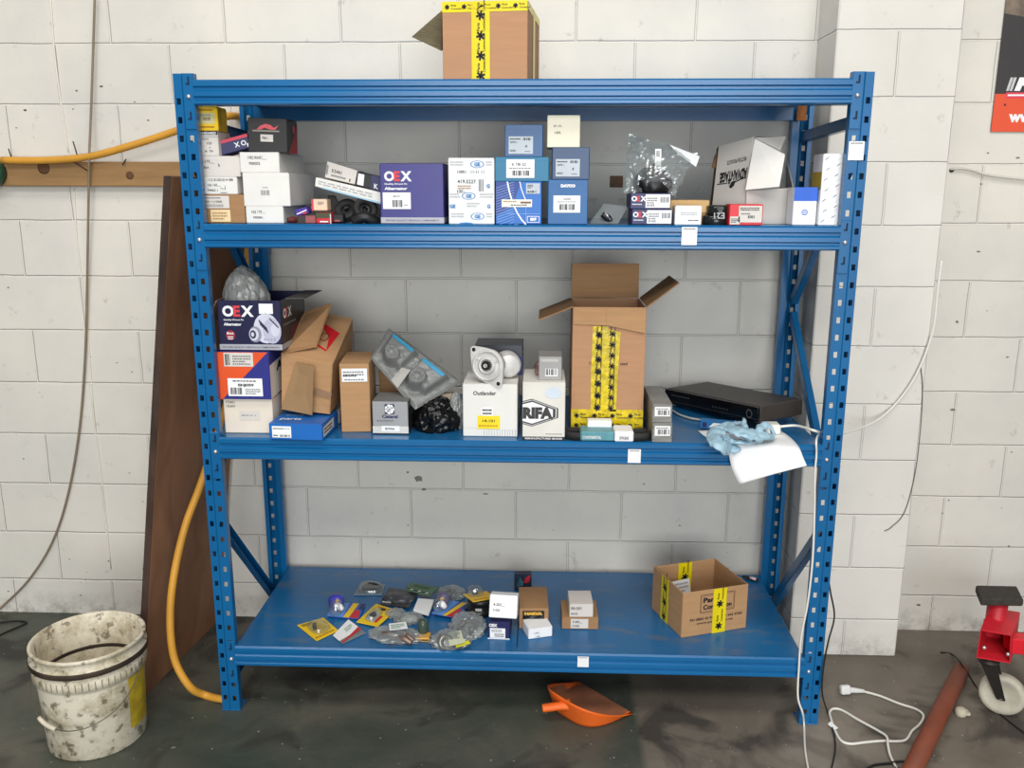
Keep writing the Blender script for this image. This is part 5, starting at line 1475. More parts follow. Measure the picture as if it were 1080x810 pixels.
def rollx(r, p):
    b = MB(); a = at(469, 677, Z=Z4+.022); M = Matrix.Translation(a) @ Euler((1.2, 0, .5)).to_matrix().to_4x4()
    b.lathe([(.020, -.012), (.024, -.008), (.024, .012), (.019, .014), (.010, .012), (.009, -.012)], mat('grey_metal_roll', (150, 150, 146), .3, metal=.6), 20, M); b.build('bearing', r, world=True)
    slip([(474, 681.5), (490, 678), (486, 665), (472, 667.5)], .030, mat('pale_green_label', (214, 218, 190), .6), 'label', lambda f: f.fine(.1, .5, .9, .9, 3))(r, p)
    slip([(481, 683), (496, 679), (494, 675.5), (480, 679)], .024, mat('acid_yellow_label', (222, 220, 40), .5), 'yellow_strip')(r, p)
clearbag('clear bag with a metal bearing and a green white label at the front', (475, 678), (.062, .045, .050), 7, None, .1, extra=rollx)
def metalx(r, p):
    b = MB()
    for (x0, y0, x1, y1) in ((400, 668, 420, 672), (418, 672, 434, 678), (424, 668, 436, 676)):
        b.tube([at(x0, y0, Z=Z4+.012), at((x0+x1)/2, (y0+y1)/2-1, Z=Z4+.018), at(x1, y1, Z=Z4+.010)], [.006, .010, .008], mat('brown_metal', (136, 116, 104), .35, metal=.5, var=.2), 10)
    b.build('metal_parts', r, world=True)
    slip([(411, 665), (430, 663), (428, 656), (410, 658)], .034, PAPER, 'label', lambda f: f.fine(.1, .1, .9, .8, 3, mat('green_ink', (90, 150, 110), .6)))(r, p)
clearbag('long clear bag of brownish metal parts at the front of the bottom shelf', (417, 672), (.085, .045, .036), 9, None, -.15, extra=metalx)
clearbag('small clear bag of white clips between the yellow pack and blank white packet', (431, 654), (.045, .035, .026), 12, (mat('white_clips', (206, 206, 200), .5, var=.2, scale=60), (.030, .022, .018), 'clips'), .4)
clearbag('small clear bag of grey clips right behind the yellow white-centred pack', (417, 648), (.032, .030, .022), 14, (mat('grey_clips', (150, 152, 152), .5, var=.3, scale=60), (.022, .02, .014), 'clips'), .1)
r = thing('lamp_relay', 'small dark green lamp with an orange striped base at the front', 'car part', at(446, 674, Z=Z4))
m = MB(); p = at(446, 672, Z=Z4); m.lathe([(.016, .012), (.018, .02), (.018, .045), (.014, .055), (.006, .060)], mat('smoky_green', (70, 84, 72), .2, var=.15, alpha=.85), 18, Matrix.Translation((p.x, p.y+.01, Z4))); m.build('lens', r, world=True)
m = MB(); a, b_ = at(438, 677, Z=Z4), at(453, 677, Z=Z4); m.box(a.x, b_.x, a.y, a.y+.04, Z4, Z4+.014, mat('orange_tan', (214, 160, 70), .5), .002); m.box(a.x+.003, b_.x-.003, a.y-.0006, a.y+.002, Z4+.005, Z4+.009, INK, 0); m.build('base', r, world=True)

# dark puck with a yellow card on it
r = thing('round_part', 'dark round part under a clear topped yellow card beside the white box', 'car part', at(505, 652, Z=Z4))
m = MB(); p = at(506, 651, Z=Z4)
m.lathe([(.040, 0), (.046, .004), (.046, .018), (.036, .022), (.036, .042), (.046, .046), (.046, .056), (.040, .060), (.002, .060)], mat('dark_part_plastic', (34, 36, 36), .3, var=.2), 30, Matrix.Translation((p.x, p.y+.035, Z4))); m.build('body', r, world=True)
m = MB(); a = p+Vector((-.014, -.012, .028)); m.box(a.x, a.x+.022, a.y-.002, a.y, a.z, a.z+.010, mat('pale_label', (188, 186, 180), .6), .0005); m.build('label', r, world=True)
flatpack('blister_pack', 'mustard yellow card with a clear box blister lying on the dark round part', [(499, 635.5), (523, 631), (513, 624), (488.5, 627.5)], mat('mustard_card', (214, 172, 52), .5), lift=.062, blister=(.40, .72, .30, .34, .036),
    content=lump('metal_part', mat('dark_metal_part', (58, 54, 52), .35, metal=.5, var=.3), [(.3, .7, .004), (.5, .75, .008)], .007), draw=lambda f: f.fine(.1, .05, .9, .2, 1, mat('ochre_ink', (170, 110, 20), .6)))

# ------------------------------------------------------------------ left of the rack
# leaning plywood sheet
def ply_mat():
    m, nt, b = new_mat('stained_plywood'); b.inputs['Roughness'].default_value = .7
    tc = N(nt, 'ShaderNodeTexCoord'); src = tc.outputs['Object']
    mp = N(nt, 'ShaderNodeMapping'); mp.inputs['Scale'].default_value = (4, 4, 1.6); nt.links.new(src, mp.inputs['Vector'])
    n1 = N(nt, 'ShaderNodeTexNoise', i_Scale=1.8, i_Detail=7., i_Distortion=.8); nt.links.new(mp.outputs[0], n1.inputs['Vector'])
    r1 = ramp(nt, [(.25, lin((112, 76, 52))), (.5, lin((142, 98, 68))), (.75, lin((162, 116, 82)))]); nt.links.new(n1.outputs['Fac'], r1.inputs['Fac'])
    vo = N(nt, 'ShaderNodeTexVoronoi', i_Scale=1.3); nt.links.new(mp.outputs[0], vo.inputs['Vector'])
    r2 = ramp(nt, [(.03, (.35, .35, .35, 1)), (.08, (1, 1, 1, 1))]); nt.links.new(vo.outputs['Distance'], r2.inputs['Fac'])
    mu = N(nt, 'ShaderNodeMix', data_type='RGBA', blend_type='MULTIPLY'); mu.inputs[0].default_value = .6
    nt.links.new(r1.outputs['Color'], mu.inputs[6]); nt.links.new(r2.outputs['Color'], mu.inputs[7]); nt.links.new(mu.outputs[2], b.inputs['Base Color'])
    return m
r = thing('plywood_sheet', 'tall brown stained plywood sheet standing on edge between wall and rack', 'board', (-1.22, .32, 0))
bn, bf = at(151, 737, Z=0), Vector((-1.19, .60, 0))
tn = at(181, 185.5, Y=bn.y+.01); tf = Vector((tn.x+.05, .60, tn.z))
m = MB(); th = Vector((-.022, -.0015, 0))
m.hexa([bn+th, bn, bf, bf+th, tn+th, tn, tf, tf+th], ply_mat(), .002); m.build('panel', r, world=True)
EDG = mat('dark_splintered_edge', (62, 46, 38), .85, var=.45, scale=18, stretch=(1, 1, .4))
m = MB(); e = Vector((0, -.0025, 0)); m.hexa([bn+th+e, bn+e, bn, bn+th, tn+th+e, tn+e, tn, tn+th], EDG, .0008); m.build('edge_band', r, world=True, label='dark splintered front edge')

# timber rail with its nails
TIM = mat('weathered_timber', (150, 116, 76), .8, var=.16, scale=7, stretch=(.6, 4, 5), bump=.2, bscale=60)
r = thing('timber_rail', 'weathered timber rail fixed along the block wall at left', 'rail', (-1.6, .62, 1.66))
m = MB(); zt = at(90, 170.5, Y=.598).z; zb_ = at(90, 196.5, Y=.598).z
m.box(-2.3, -1.16, .598, YW-.0005, zb_, zt, TIM, .003)
m.build('plank', r, world=True)
KN = mat('dark_knot', (92, 62, 38), .8, var=.2)
for px, py, a in ((46, 177, .022), (137, 185, .014)):
    m = MB(); p = at(px, py, Y=.5975); M = Matrix.Translation(p) @ Matrix.Rotation(PI/2, 4, 'X')
    m.lathe([(a, -.0002), (a*.8, .0003), (.0005, .0005)], KN, 20, M)
    m.build('knot', r, world=True)
for k, (q0, q1) in enumerate((((77, 149), (83, 169)), ((75, 169), (94, 181)), ((9, 157), (12, 166)), ((129, 174), (133, 168)))):
    m = MB(); m.tube([at(*q0, Y=.58), at(*q1, Y=.600)], .0022, mat('rusty_nail', (66, 56, 50), .6, metal=.4, var=.2), 6, per=0); m.build('nail', r, world=True)

# yellow air hose
HOSE = mat('yellow_hose_rubber', (208, 150, 54), .5, var=.16, scale=5)
HX = -.998
hp = [at(2, 169, Y=.575), at(50, 169, Y=.575), at(95, 165, Y=.575), at(140, 153, Y=.57), at(186, 138, Y=.565), at(215, 127, Y=.55), at(240, 122.5, X=-1.002), at(256, 125, X=-.99), at(264, 140, X=-.975), at(266, 175, X=-.975), at(264, 230, X=-.975), at(261, 290, X=-.985), at(252, 360, X=-1.0), at(238, 430, X=-1.01), at(213, 507, Y=.2), at(195, 556, Y=.13), at(183, 610, Y=.08), at(179.5, 655, Y=.05), at(184, 695, Y=.035), at(200, 724, Y=.03), at(216, 733, Z=.014), at(232, 737, Z=.013), at(243, 737, Z=.013), at(251, 733, Z=.013)]
m = MB(); m.tube(hp, .0125, HOSE, 12)
m.build('air_hose', label='yellow air hose slung over the timber rail and looping to the floor', cat='hose')
r = thing('hose_reel', 'green round hose reel at the left end of timber rail', 'reel', at(-6, 182, Y=.58))
p = at(-7, 182, Y=.597); M = Matrix.Translation(p) @ Matrix.Rotation(PI/2, 4, 'X')
m = MB(); m.lathe([(.046, 0), (.051, .004), (.051, .036), (.046, .040), (.038, .040), (.036, .03)], mat('dark_green_plastic', (28, 70, 52), .45, var=.1), 36, M); m.build('rim', r, world=True)
m = MB(); m.lathe([(.036, .026), (.030, .030), (.012, .032), (.001, .034)], mat('grey_green_plastic', (96, 120, 104), .5, var=.1), 28, M, cap=False); m.build('hub', r, world=True)

# cords on the wall
m = MB(); m.tube([at(100, -6, Y=.60), at(98, 60, Y=.603), at(95.5, 130, Y=.595), at(94, 165, Y=.57), at(93.5, 200, Y=.585), at(92, 290, Y=.61), at(90, 370, Y=.62), at(84, 450, Y=.622), at(72, 520, Y=.622), at(55, 572, Y=.622), at(30, 612, Y=.622), at(0, 642, Y=.62), at(-20, 660, Y=.60)], .0042, mat('dusty_brown_cord', (132, 116, 98), .6, var=.1), 8)
m.build('hanging_cord', label='dusty brown cord hanging down the left wall over the timber rail', cat='cord')
m = MB(); m.tube([at(53, -5, Y=YW-.003), at(58, 60, Y=YW-.003), at(66, 120, Y=YW-.003), at(72, 160, Y=YW-.003)], .0028, mat('painted_over_wire', (226, 220, 208), .6, var=.02), 6)
m.build('painted_wire', label='thin painted over wire on the upper left wall', cat='wire')
m = MB(); m.tube([at(78, 198, Y=YW-.003), at(81, 250, Y=YW-.003), at(86, 292, Y=YW-.003), at(94, 370, Y=YW-.003), at(99, 440, Y=YW-.003), at(108, 510, Y=YW-.003), at(117, 600, Y=YW-.003)], .0022, mat('painted_over_wire', (226, 220, 208), .6, var=.02), 6)
m.build('painted_wire', label='thin painted over wire below the timber rail', cat='wire')

# bucket
def bucket_mat():
    m, nt, b = new_mat('grimy_white_plastic'); b.inputs['Roughness'].default_value = .5
    tc = N(nt, 'ShaderNodeTexCoord'); src = tc.outputs['Object']
    n1 = N(nt, 'ShaderNodeTexNoise', i_Scale=9., i_Detail=9., i_Roughness=.75); nt.links.new(src, n1.inputs['Vector'])
    r1 = ramp(nt, [(.30, lin((120, 106, 80))), (.42, lin((184, 173, 146))), (.56, lin((222, 213, 192)))]); nt.links.new(n1.outputs['Fac'], r1.inputs['Fac'])
    n2 = N(nt, 'ShaderNodeTexNoise', i_Scale=38., i_Detail=4.); nt.links.new(src, n2.inputs['Vector'])
    r2 = ramp(nt, [(.34, (.25, .22, .18, 1)), (.42, (1, 1, 1, 1))]); nt.links.new(n2.outputs['Fac'], r2.inputs['Fac'])
    mu = N(nt, 'ShaderNodeMix', data_type='RGBA', blend_type='MULTIPLY'); mu.inputs[0].default_value = .8
    nt.links.new(r1.outputs['Color'], mu.inputs[6]); nt.links.new(r2.outputs['Color'], mu.inputs[7]); nt.links.new(mu.outputs[2], b.inputs['Base Color'])
    return m
BK = bucket_mat()
l_, r_2 = at(43, 772, Z=.0), at(153, 752, Z=0)
bc = Vector((-1.299, -.136, 0))
print('bucket', l_, r_2)
RB, RT, HB = .141, .155, .335
bk = thing('plastic_bucket', 'dirty white plastic bucket with a wire handle on the floor', 'bucket', bc)
m = MB()
def rz(z): return RB+(RT-RB)*z/HB
m.lathe([(.001, 0.002), (RB-.004, 0), (RB, .004), (rz(.22), .22), (rz(.23), .23), (rz(.235)+.006, .232), (rz(.26)+.007, .262), (rz(.262)+.001, .266), (rz(.27), .285),
         (rz(.29)+.011, .287), (rz(.30)+.011, .296), (rz(.30)+.001, .300), (RT+.002, .322), (RT+.008, .325), (RT+.008, .332), (RT+.003, HB), (RT-.003, .332), (rz(.2)-.004, .2), (RB-.004, .006), (.001, .006)], BK, 64, cap=False)
m.build('tub', bk)
m = MB(); m.lathe([(rz(.225)-.0035, .214), (rz(.225)-.0062, .217), (rz(.225)-.0062, .224), (rz(.225)-.0035, .227)], mat('black_grime_band', (58, 46, 36), .7, var=.5, scale=22), 64, cap=False); m.build('tide_ring', bk, label='dark dirt ring round the inside')
m = MB(); m.lathe([(rz(.29)+.0115, .2795), (rz(.30)+.0130, .281), (rz(.30)+.0130, .2945), (rz(.30)+.0115, .297)], mat('black_grime_band', (58, 46, 36), .7, var=.5, scale=22), 64, cap=False); m.build('rim_band', bk, label='dark grimy band under the rim')
m = MB()
for k in range(56):
    a = 2*PI*k/56
    m.box(rz(.25)+.0068, rz(.25)+.0085, -.0012, .0012, .236, .262, mat('rib_grime', (150, 138, 114), .7, var=.3), .0004, Matrix.Rotation(a, 4, 'Z'))
o = m.build('ribs', bk)
m = MB(); Rb = .15
aa = []
for k in range(25):
    t = k/24; a = -2.95+t*2.95; z = .262-.135*math.sin(PI*t)**.85
    rr = rz(z)+.010+.02*math.sin(PI*t)
    aa.append((rr*math.cos(a), rr*math.sin(a), z))
m.tube(aa, .0018, mat('handle_wire', (104, 98, 88), .4, metal=.6), 6, per=0); hd = m.build('handle', bk)
m = MB(); m.tube(aa[7:11], .0062, mat('grip_plastic', (214, 204, 184), .5, var=.15), 10, per=2); m.build('grip', bk)
m = MB()
vs, fs = [], []
n_ = 12
for k in range(n_+1):
    a = -.38+.62*k/n_
    for z in (.055, .225):
        rr = rz(z)+.0012; vs.append((rr*math.cos(a), rr*math.sin(a), z))
fs = [(2*k, 2*k+2, 2*k+3, 2*k+1) for k in range(n_)]
m.add(vs, fs, mat('grimy_yellow_label', (186, 160, 40), .5, var=.3, scale=18), True)
m.build('label', bk, label='grimy yellow paper label')

# ------------------------------------------------------------------ floor things
# dustpan
DP = mat('orange_scoop_plastic', (232, 104, 34), .5, var=.10, scale=10)
DPI = mat('dusty_orange_plastic', (150, 98, 72), .7, var=.25, scale=9)
La, Lb = Vector((.213, .204, 0)), Vector((.369, .038, 0))
Mm = (La+Lb)/2; de = (Lb-La).normalized(); db = Vector((de.y, -de.x, 0))
if db.x > 0: db = -db
aW, aD = .114, .178
dpn = thing('dustpan', 'orange plastic scoop dustpan lying under the rack', 'dustpan', (Mm.x+db.x*.08, Mm.y+db.y*.08, 0))
def rimpt(t, k):
    """t along the curved wall 0..1, k up the wall 0..1"""
    th = PI*t; c, s_ = math.cos(th), math.sin(th)
    x = -aW*math.copysign(abs(c)**.62, c); y = aD*abs(s_)**.62
    h = .082*max(0, math.sin(th))**.75
    fl = 1+.10*k
    return Mm+de*(x*fl)+db*(y*(1+.13*k)) + Vector((0, 0, .003+h*k))
m = MB()
m.sheet(lambda u, v: rimpt(u, v), 48, 8, DP, True)
def flo(u, v):
    p = rimpt(u, 0); q = Mm+de*((2*u-1)*aW)+Vector((0, 0, .003)); return q*(1-v)+p*v
m.sheet(flo, 48, 10, DP, True); m.build('pan', dpn, world=True, solid=.0035)
m = MB(); m.sheet(lambda u, v: flo(.04+.92*u, .0+.97*v)+Vector((0, 0, .0024)), 40, 10, DPI, True)
m.sheet(lambda u, v: rimpt(.06+.70*u, .0+.80*v)*.985+(Mm+db*.08)*.015+Vector((0, 0, .0012)), 40, 5, DPI, True)
m.build('dusty_lining', dpn, world=True, label='dust covered inside of the pan')
h0 = at(594, 744, Z=.055); h1 = at(572, 747, Z=.048); hd_ = (h1-h0)
m = MB(); m.tube([h0-hd_*.35, h0+hd_*.2, h0+hd_*.6, h1-hd_*.04, h1], [.021, .015, .0155, .015, .012], DP, 16, flat=.8); m.build('handle', dpn, world=True)

# rusty pipe
pa, pb = at(1014, 706, Z=.027), at(962, 812, Z=.027)
d_ = (pb-pa).normalized()
m = MB(); L = (pb-pa).length+.12
M = Matrix.Translation(pa) @ d_.to_track_quat('Z', 'Y').to_matrix().to_4x4()
m.lathe([(.021, 0), (.026, .0), (.027, .002), (.027, L), (.021, L), (.021, 0)], mat('red_brown_primer', (120, 62, 42), .6, var=.14, scale=12), 28, M, cap=False)
m.build('steel_pipe', label='red brown steel pipe lying on the floor at right', cat='pipe')
r = thing('plastic_fitting', 'small pale plastic fitting on the floor beside the brown pipe', 'fitting', at(1014, 754, Z=0))
m = MB(); p = at(1013, 754, Z=0)
m.lathe([(.016, 0), (.018, .004), (.018, .018), (.012, .024), (.004, .025)], mat('pale_cap_plastic', (186, 178, 158), .6, var=.15), 18, Matrix.Translation((p.x, p.y, .0)) @ Matrix.Rotation(.0, 4, 'X')); m.build('shell', r, world=True)
m = MB()
for k in range(4): m.box(p.x+.010, p.x+.026, p.y-.012+k*.007, p.y-.009+k*.007, .004, .014, mat('pale_cap_plastic', (186, 178, 158), .6, var=.15), .001)
m.build('prongs', r, world=True)

# white mains lead with plug
wl = thing('mains_lead', 'white mains lead with a plug lying coiled on the floor', 'cable', at(920, 750, Z=0))
zc = .0042
m = MB()
pts = [(910, 729), (928, 734), (948, 742), (966, 748), (974, 755), (970, 764), (962, 771), (956, 780), (946, 782), (930, 781.5), (912, 783), (897, 784.5), (887, 781), (881, 771), (876, 757), (875, 751), (879, 747.5), (888, 749), (905, 759), (925, 770), (935, 777), (936.5, 786), (939, 797), (946, 811), (950, 818)]
P = []
for i, (x, y) in enumerate(pts):
    z = zc+(.0075 if i in (20, 21) else 0)+(.003 if i in (19, 22) else 0)
    P.append(at(x, y, Z=z))
m.tube(P, .004, WCABLE, 8); m.build('cord', wl, world=True)
m = MB(); a, b_ = at(888, 727, Z=.018), at(905, 728.5, Z=.010)
M = Matrix.Translation(at(891, 727.5, Z=.018)) @ Euler((1.25, 0, .18)).to_matrix().to_4x4()
m.box(-.017, .018, -.015, .016, -.010, .012, mat('plug_white', (222, 222, 220), .4, var=.02), .007, M, 3)
m.box(-.013, .014, -.012, .012, -.0125, -.009, mat('plug_grey_face', (168, 170, 172), .5, var=.03), .002, M)
m.tube([a, (a+b_)/2, b_, at(911, 729, Z=.006)], [.012, .010, .008, .006], mat('plug_white', (214, 214, 212), .45, var=.02), 12); m.build('plug', wl, world=True)
m = MB()
for dx in (-.006, .006):
    m = MB(); m.box(-.0009+dx, .0009+dx, -.003, .003, -.027, -.012, ZINC, .0003, M @ Matrix.Rotation(dx*60, 4, 'Z')); m.build('pin', wl, world=True)
m = MB(); P = [at(873, 764, Z=.006), at(880, 770, Z=.006), at(884, 768, Z=.010), at(876, 761, Z=.010)]
m.hexa(P+[q+Vector((0, 0, .001)) for q in P], PAPER, 0); m.build('tag', wl, world=True)
# the long white lead down the post
m = MB(); m.tube([at(864, 457, Z=Z3+.0035), at(861, 464, Y=-.0135), at(861, 480, Y=-.016), at(859.5, 500, Y=-.016), at(859, 540, Y=-.016), at(857, 590, Y=-.018), at(852, 635, Y=-.018), at(845, 672, Y=-.018), at(842.5, 705, Y=-.018), at(841.5, 735, Y=-.025), at(846.5, 752, Y=-.03), at(848, 765, Z=.0035), at(849, 790, Z=.0035), at(853, 815, Z=.0035)], .0032, WCABLE, 8)
m.build('white_lead', label='white lead hanging down in front of the right post to the floor', cat='cable')
m = MB(); m.tube([at(872, 600, Y=.05), at(876, 625, Y=.03), at(880, 650, Y=.02), at(874, 675, Y=-.004), at(869, 700, Y=-.006), at(867, 730, Y=-.008), at(873, 752, Z=.003), at(879, 772, Z=.009), at(881, 790, Z=.003), at(876, 815, Z=.003)], .0026, BCABLE, 8)
m.build('black_lead', label='thin black lead running down the right post to the floor', cat='cable')
m = MB(); m.tube([at(912, 812, Z=.004), at(922, 807, Z=.004), at(938, 805, Z=.004), at(950, 803, Z=.014), at(957, 805, Z=.012), at(952, 811, Z=.006), at(944, 810, Z=.004)], .004, BCABLE, 8)
m.build('black_lead', label='black lead with a small coil at the bottom edge left of the pipe', cat='cable')
m = MB(); m.tube([at(992, 688, Z=.003), at(1004, 690, Z=.003), at(1014, 700, Z=.058), at(1028, 722, Z=.003), at(1040, 738, Z=.003), at(1056, 754, Z=.003), at(1084, 776, Z=.003)], .0028, BCABLE, 8)
m.build('black_lead', label='thin black lead crossing the floor under the red jack wheel', cat='cable')
m = MB(); m.tube([at(-5, 672, Z=.004), at(8, 666, Z=.004), at(22, 660, Z=.004), at(28, 656, Z=.004), at(14, 655, Z=.004), at(-6, 657, Z=.004)], .0035, BCABLE, 8)
m.build('black_lead', label='dark cord end lying on the floor at far left', cat='cable')

# red trolley jack
JR = mat('jack_red_paint', (196, 36, 48), .4, var=.08)
JD = mat('jack_dark_steel', (56, 52, 48), .5, metal=.4, var=.15)
jk = thing('trolley_jack', 'red trolley jack with a black rubber pad at the right edge', 'jack', (1.6, .2, 0))
yF = .05
tl, tr_, br, bl = at(1034, 664, Y=yF), at(1067, 670, Y=yF), at(1065.5, 700, Y=yF), at(1029.5, 694, Y=yF)
dv = Vector((.05, .19, .045)); n_ = .004
m = MB()
def plate(a, b_, c_, d__, off):
    m.hexa([a, b_, c_, d__, a+off, b_+off, c_+off, d__+off], JR, .001)
tl2, tr2 = at(1043, 641, Y=yF+.12), at(1076, 646, Y=yF+.12)
bl2 = at(1039, 672, Y=yF+.12); br2 = at(1072, 678, Y=yF+.12)
plate(tl, tr_, tr2, tl2, Vector((0, 0, -n_)))
plate(bl, br, br2, bl2, Vector((0, 0, n_)))
plate(bl, tl, tl2, bl2, Vector((n_, 0, 0)))
plate(br, tr_, tr2, br2, Vector((-n_, 0, 0)))
plate(bl2, br2, tr2, tl2, Vector((0, n_, 0)))
m.build('frame', jk, world=True)
m = MB()
a = at(1066, 674, Y=yF+.03); b_ = at(1066, 690, Y=yF+.03)
m.hexa([b_, b_+Vector((.5, -.06, 0)), b_+Vector((.5, .0, 0)), b_+Vector((0, .05, 0)), a, a+Vector((.5, -.06, .0)), a+Vector((.5, .0, .0)), a+Vector((0, .05, .0))], mat('jack_bright_red', (214, 30, 44), .35, var=.05), .003)
m.build('side_arm', jk, world=True)
for (x, y) in ((1038, 683), (1063, 690)):
    m = MB(); p = at(x, y, Y=yF+.005); m.lathe([(.006, 0), (.006, .006), (.002, .008)], ZINC, 10, Matrix.Translation(p+Vector((.0, .003, 0))) @ Matrix.Rotation(PI/2, 4, 'X'))
    m.build('bolt', jk, world=True)
m = MB()
pz = at(1046, 622, Y=yF+.16).z
q = [at(1034, 639, Y=yF+.04), at(1078, 646, Y=yF+.04)]
dvx = (q[1]-q[0]); q.append(q[1]+Vector((.03, .10, .0))); q.append(q[0]+Vector((.03, .10, .0)))
zt_ = q[0].z; 
for v in q: v.z = zt_
m.hexa(q+[v+Vector((0, 0, .024)) for v in q], mat('black_rubber_pad', (56, 52, 46), .85, var=.25, scale=60, bump=.6, bscale=200), .004); m.build('pad', jk, world=True)
cq = sum(q, Vector())/4
m = MB(); zfr = at(1055, 655, Y=yF+.10).z
m.lathe([(.034, 0), (.034, .012), (.030, .016), (.030, max(.02, zt_-zfr+.012)), (.001, max(.02, zt_-zfr+.012))], JR, 24, Matrix.Translation((cq.x, cq.y, zfr-.012))); m.build('saddle', jk, world=True)
# caster
wc = at(1057, 731.5, Z=.068)
wax = Vector((-.52, -.85, 0)).normalized()
M = Matrix.Translation(wc) @ wax.to_track_quat('Z', 'Y').to_matrix().to_4x4()
m = MB(); m.lathe([(.010, -.019), (.042, -.014), (.050, -.019), (.062, -.019), (.068, -.012), (.068, .012), (.062, .019), (.050, .019), (.042, .014), (.010, .017)], mat('worn_cream_wheel', (186, 180, 162), .55, var=.15, scale=20), 40, M); m.build('wheel', jk, world=True)
m = MB()
up = wax.cross(Vector((0, 0, 1)))
tcap = at(1042, 702, Y=wc.y-.01); tcap.z = min(bl.z, br.z)-.004
for sgn in (-1, 1):
    o = wax*(sgn*.022); topc = tcap+o; 
    ld = up.normalized()*.016
    m.hexa([wc+o-ld*.8+Vector((0, 0, -.012)), wc+o+ld*.8+Vector((0, 0, -.012)), wc+o+ld*.8+wax*.003+Vector((0, 0, -.012)), wc+o-ld*.8+wax*.003+Vector((0, 0, -.012)),
            topc-ld*1.5, topc+ld*1.5, topc+ld*1.5+wax*.003, topc-ld*1.5+wax*.003], JD, .001)
m.lathe([(.007, -.027), (.009, -.026), (.009, .026), (.007, .027)], ZINC, 14, M)
tc_ = tcap
m.lathe([(.032, -.006), (.032, .0), (.014, .002), (.014, .008)], JD, 24, Matrix.Translation(tc_))
m.build('fork', jk, world=True)

# ------------------------------------------------------------------ right wall
CHAR = mat('poster_charcoal', (58, 56, 56), .45, var=.04)
POR = mat('poster_orange', (226, 86, 54), .45, var=.03)
pl0 = at(1045, 139, Y=.624)
x0, z0 = pl0.x, pl0.z
zo_ = at(1050, 99, Y=.624).z; W_ = .55; H_ = .78
m = MB(); m.box(x0, x0+W_, .6255, .6275, z0, z0+H_, CHAR, .0004)
f = Face(m, (x0, .6255, z0), (x0+W_, .6255, z0), (x0+W_, .6255, z0+H_), (x0, .6255, z0+H_))
ko = (zo_-z0)/H_
f.rect(0, 0, 1, ko, POR, 1)
ul = (at(1064, 124, Y=.624).x-x0)/W_; vl = (at(1064, 129, Y=.624).z-z0)/H_
f.text('www', ul, vl, .034, WINK, bold=.05)
for k in range(2):
    u0 = (at(1061+k*3.6, 97, Y=.624).x-x0)/W_; v0 = ko+.012
    f.poly([(u0, v0), (u0+.016, v0), (u0+.034, v0+.055), (u0+.018, v0+.055)], mat('logo_grey', (196, 196, 196), .4), 2)
u0 = (at(1069.5, 97, Y=.624).x-x0)/W_
f.text('F', u0, ko+.012, .055, WINK, bold=.07, shear=.3, w=.075)
u0 = (at(1061, 101, Y=.624).x-x0)/W_
f.rect(u0, ko-.018, 1, ko+.006, mat('logo_pink', (226, 70, 90), .4), 2); f.fine(u0+.01, ko-.012, .95, ko+.002, 1, WINK, 3)
f.ell((at(1064, 107, Y=.624).x-x0)/W_-.02, ko-.045, .006, .006, mat('drill_hole', (60, 40, 34), .7), 2, 10)
v0 = (at(1066, 14, Y=.624).z-z0)/H_
PB = mat('poster_brown_photo', (120, 106, 92), .5, var=.35, scale=30)
f.poly([(.0, v0-.0), (.25, v0-.03), (1, v0+.01), (1, 1), (0, 1)], PB, 1); f.ell(.28, v0+.05, .14, .05, mat('poster_dark_photo', (40, 38, 40), .4), 2); f.ell(.28, v0+.06, .07, .025, mat('poster_grey_photo', (130, 130, 134), .4), 3)
m.build('poster', label='charcoal and orange poster cut off at the upper right wall', cat='poster')
r = thing('wall_cable', 'grey white cable coming out of a wall hole beside the pier', 'cable', at(1004, 180, Y=.62))
m = MB(); m.tube([at(1002, 179, Y=.630), at(1010, 177.5, Y=.618), at(1024, 179, Y=.618), at(1040, 184, Y=.618), at(1060, 187, Y=.618), at(1090, 190, Y=.618)], .0042, mat('grey_white_sheath', (206, 202, 192), .5, var=.04), 8); m.build('cord', r, world=True)
m = MB(); p = at(1004, 179.5, Y=.628); m.lathe([(.008, 0), (.007, .006), (.003, .008)], BLACK, 12, Matrix.Translation((p.x, .6318, p.z)) @ Matrix.Rotation(PI/2, 4, 'X')); m.build('gland', r, world=True)
m = MB(); m.tube([at(971, 386, Y=YP-.003), at(973, 410, Y=YP-.003), at(971, 450, Y=YP-.003), at(965, 500, Y=YP-.003), at(954, 540, Y=YP-.003), at(940, 556, Y=YP-.003), at(933, 560, Y=YP-.003)], .0017, mat('grey_thin_wire', (112, 106, 98), .6, var=.1), 6)
m.build('thin_wire', label='thin grey wire hanging down the front of the pier', cat='wire')
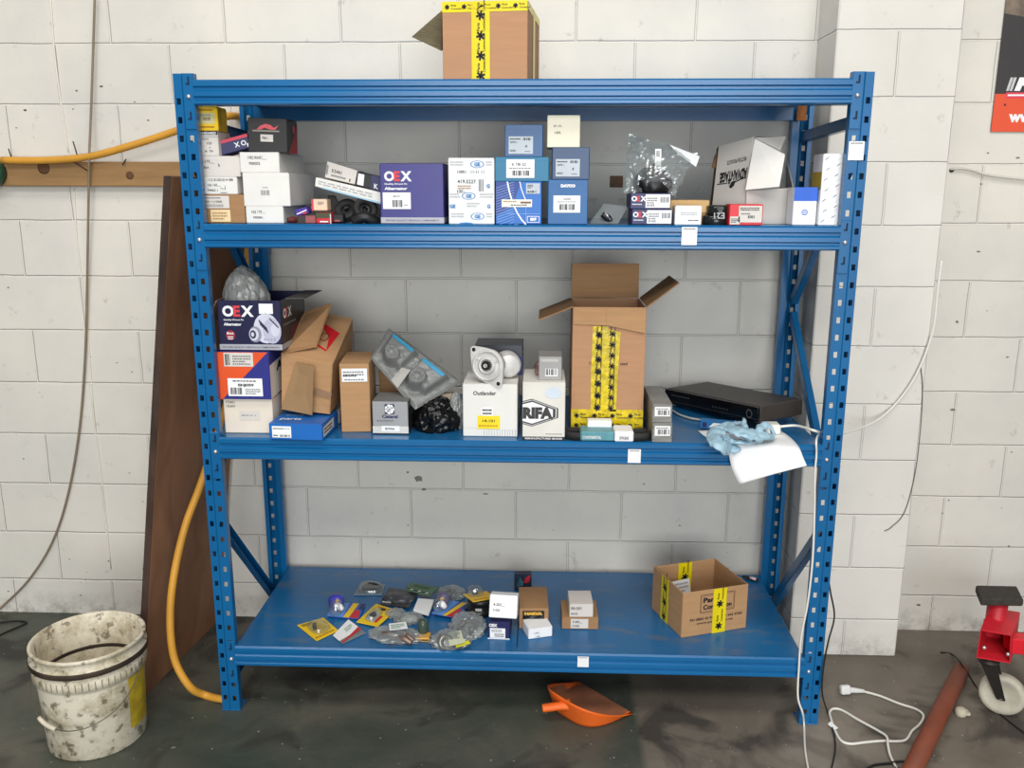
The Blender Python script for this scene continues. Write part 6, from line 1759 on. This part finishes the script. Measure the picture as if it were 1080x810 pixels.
# mark left on the wall behind the clear bag
m = MB(); p = at(651, 191, Y=YW)
m.box(p.x-.026, p.x+.020, YW-.0012, YW-.0002, p.z-.022, p.z+.018, mat('brown_tape_scrap', (112, 86, 66), .8, var=.3, scale=30), .0004)
m.build('tape_scrap', label='brown scrap of tape stuck on the wall behind the clear bag', cat='tape')

# ------------------------------------------------------------------ light: workshop roof lights and the open door behind the viewer
W = bpy.data.worlds.new('workshop_air'); SC.world = W; W.use_nodes = True
bg = W.node_tree.nodes['Background']; bg.inputs[0].default_value = (1., .985, .96, 1); bg.inputs[1].default_value = .12
def area(name, loc, target, sx_, sy_, power, col):
    l = bpy.data.lights.new(name, 'AREA'); l.shape = 'RECTANGLE'; l.size = sx_; l.size_y = sy_; l.energy = power; l.color = col
    o = bpy.data.objects.new(name, l); COL.objects.link(o); o.location = loc
    d = Vector(target)-Vector(loc); o.rotation_euler = d.to_track_quat('-Z', 'Y').to_euler()
    return o
area('roof_light', (-.2, -1.7, 4.6), (0, -.9, 0), 5.0, .5, 88, (1, .97, .92))
area('roof_light', (.3, -4.6, 4.8), (0, -1.5, 0), 6.0, 1.2, 190, (1, .97, .93))
area('door_daylight', (.6, -7.5, 1.9), (0, 0, 1.0), 4.5, 3.2, 400, (.93, .97, 1))
SC.view_settings.view_transform = 'Standard'
SC.view_settings.look = 'None'
SC.view_settings.gamma = 1
SC.view_settings.exposure = -.1
SC.view_settings.use_curve_mapping = False

# ------------------------------------------------------------------ repeats belong together
for o in list(COL.objects):
    if o.parent or 'category' not in o.keys() or 'group' in o.keys(): continue
    z = o.location.z; c = o['category']
    lvl = 'on the second shelf' if 1.5 < z < 1.95 else 'on the third shelf' if .88 < z < 1.5 else 'on the bottom shelf' if .2 < z < .5 else ''
    if c == 'box' and lvl and o.location.x > -1: o['group'] = 'parts boxes '+lvl
    elif c in ('packet', 'bag') and lvl == 'on the bottom shelf': o['group'] = 'loose packets and bags on the bottom shelf'
    elif c == 'pulley': o['group'] = 'black pulleys under the leaning box'
    elif o.name.startswith('black_lead'): o['group'] = 'black leads'
    elif o.name.startswith('painted_wire'): o['group'] = 'painted over wires on the left wall'
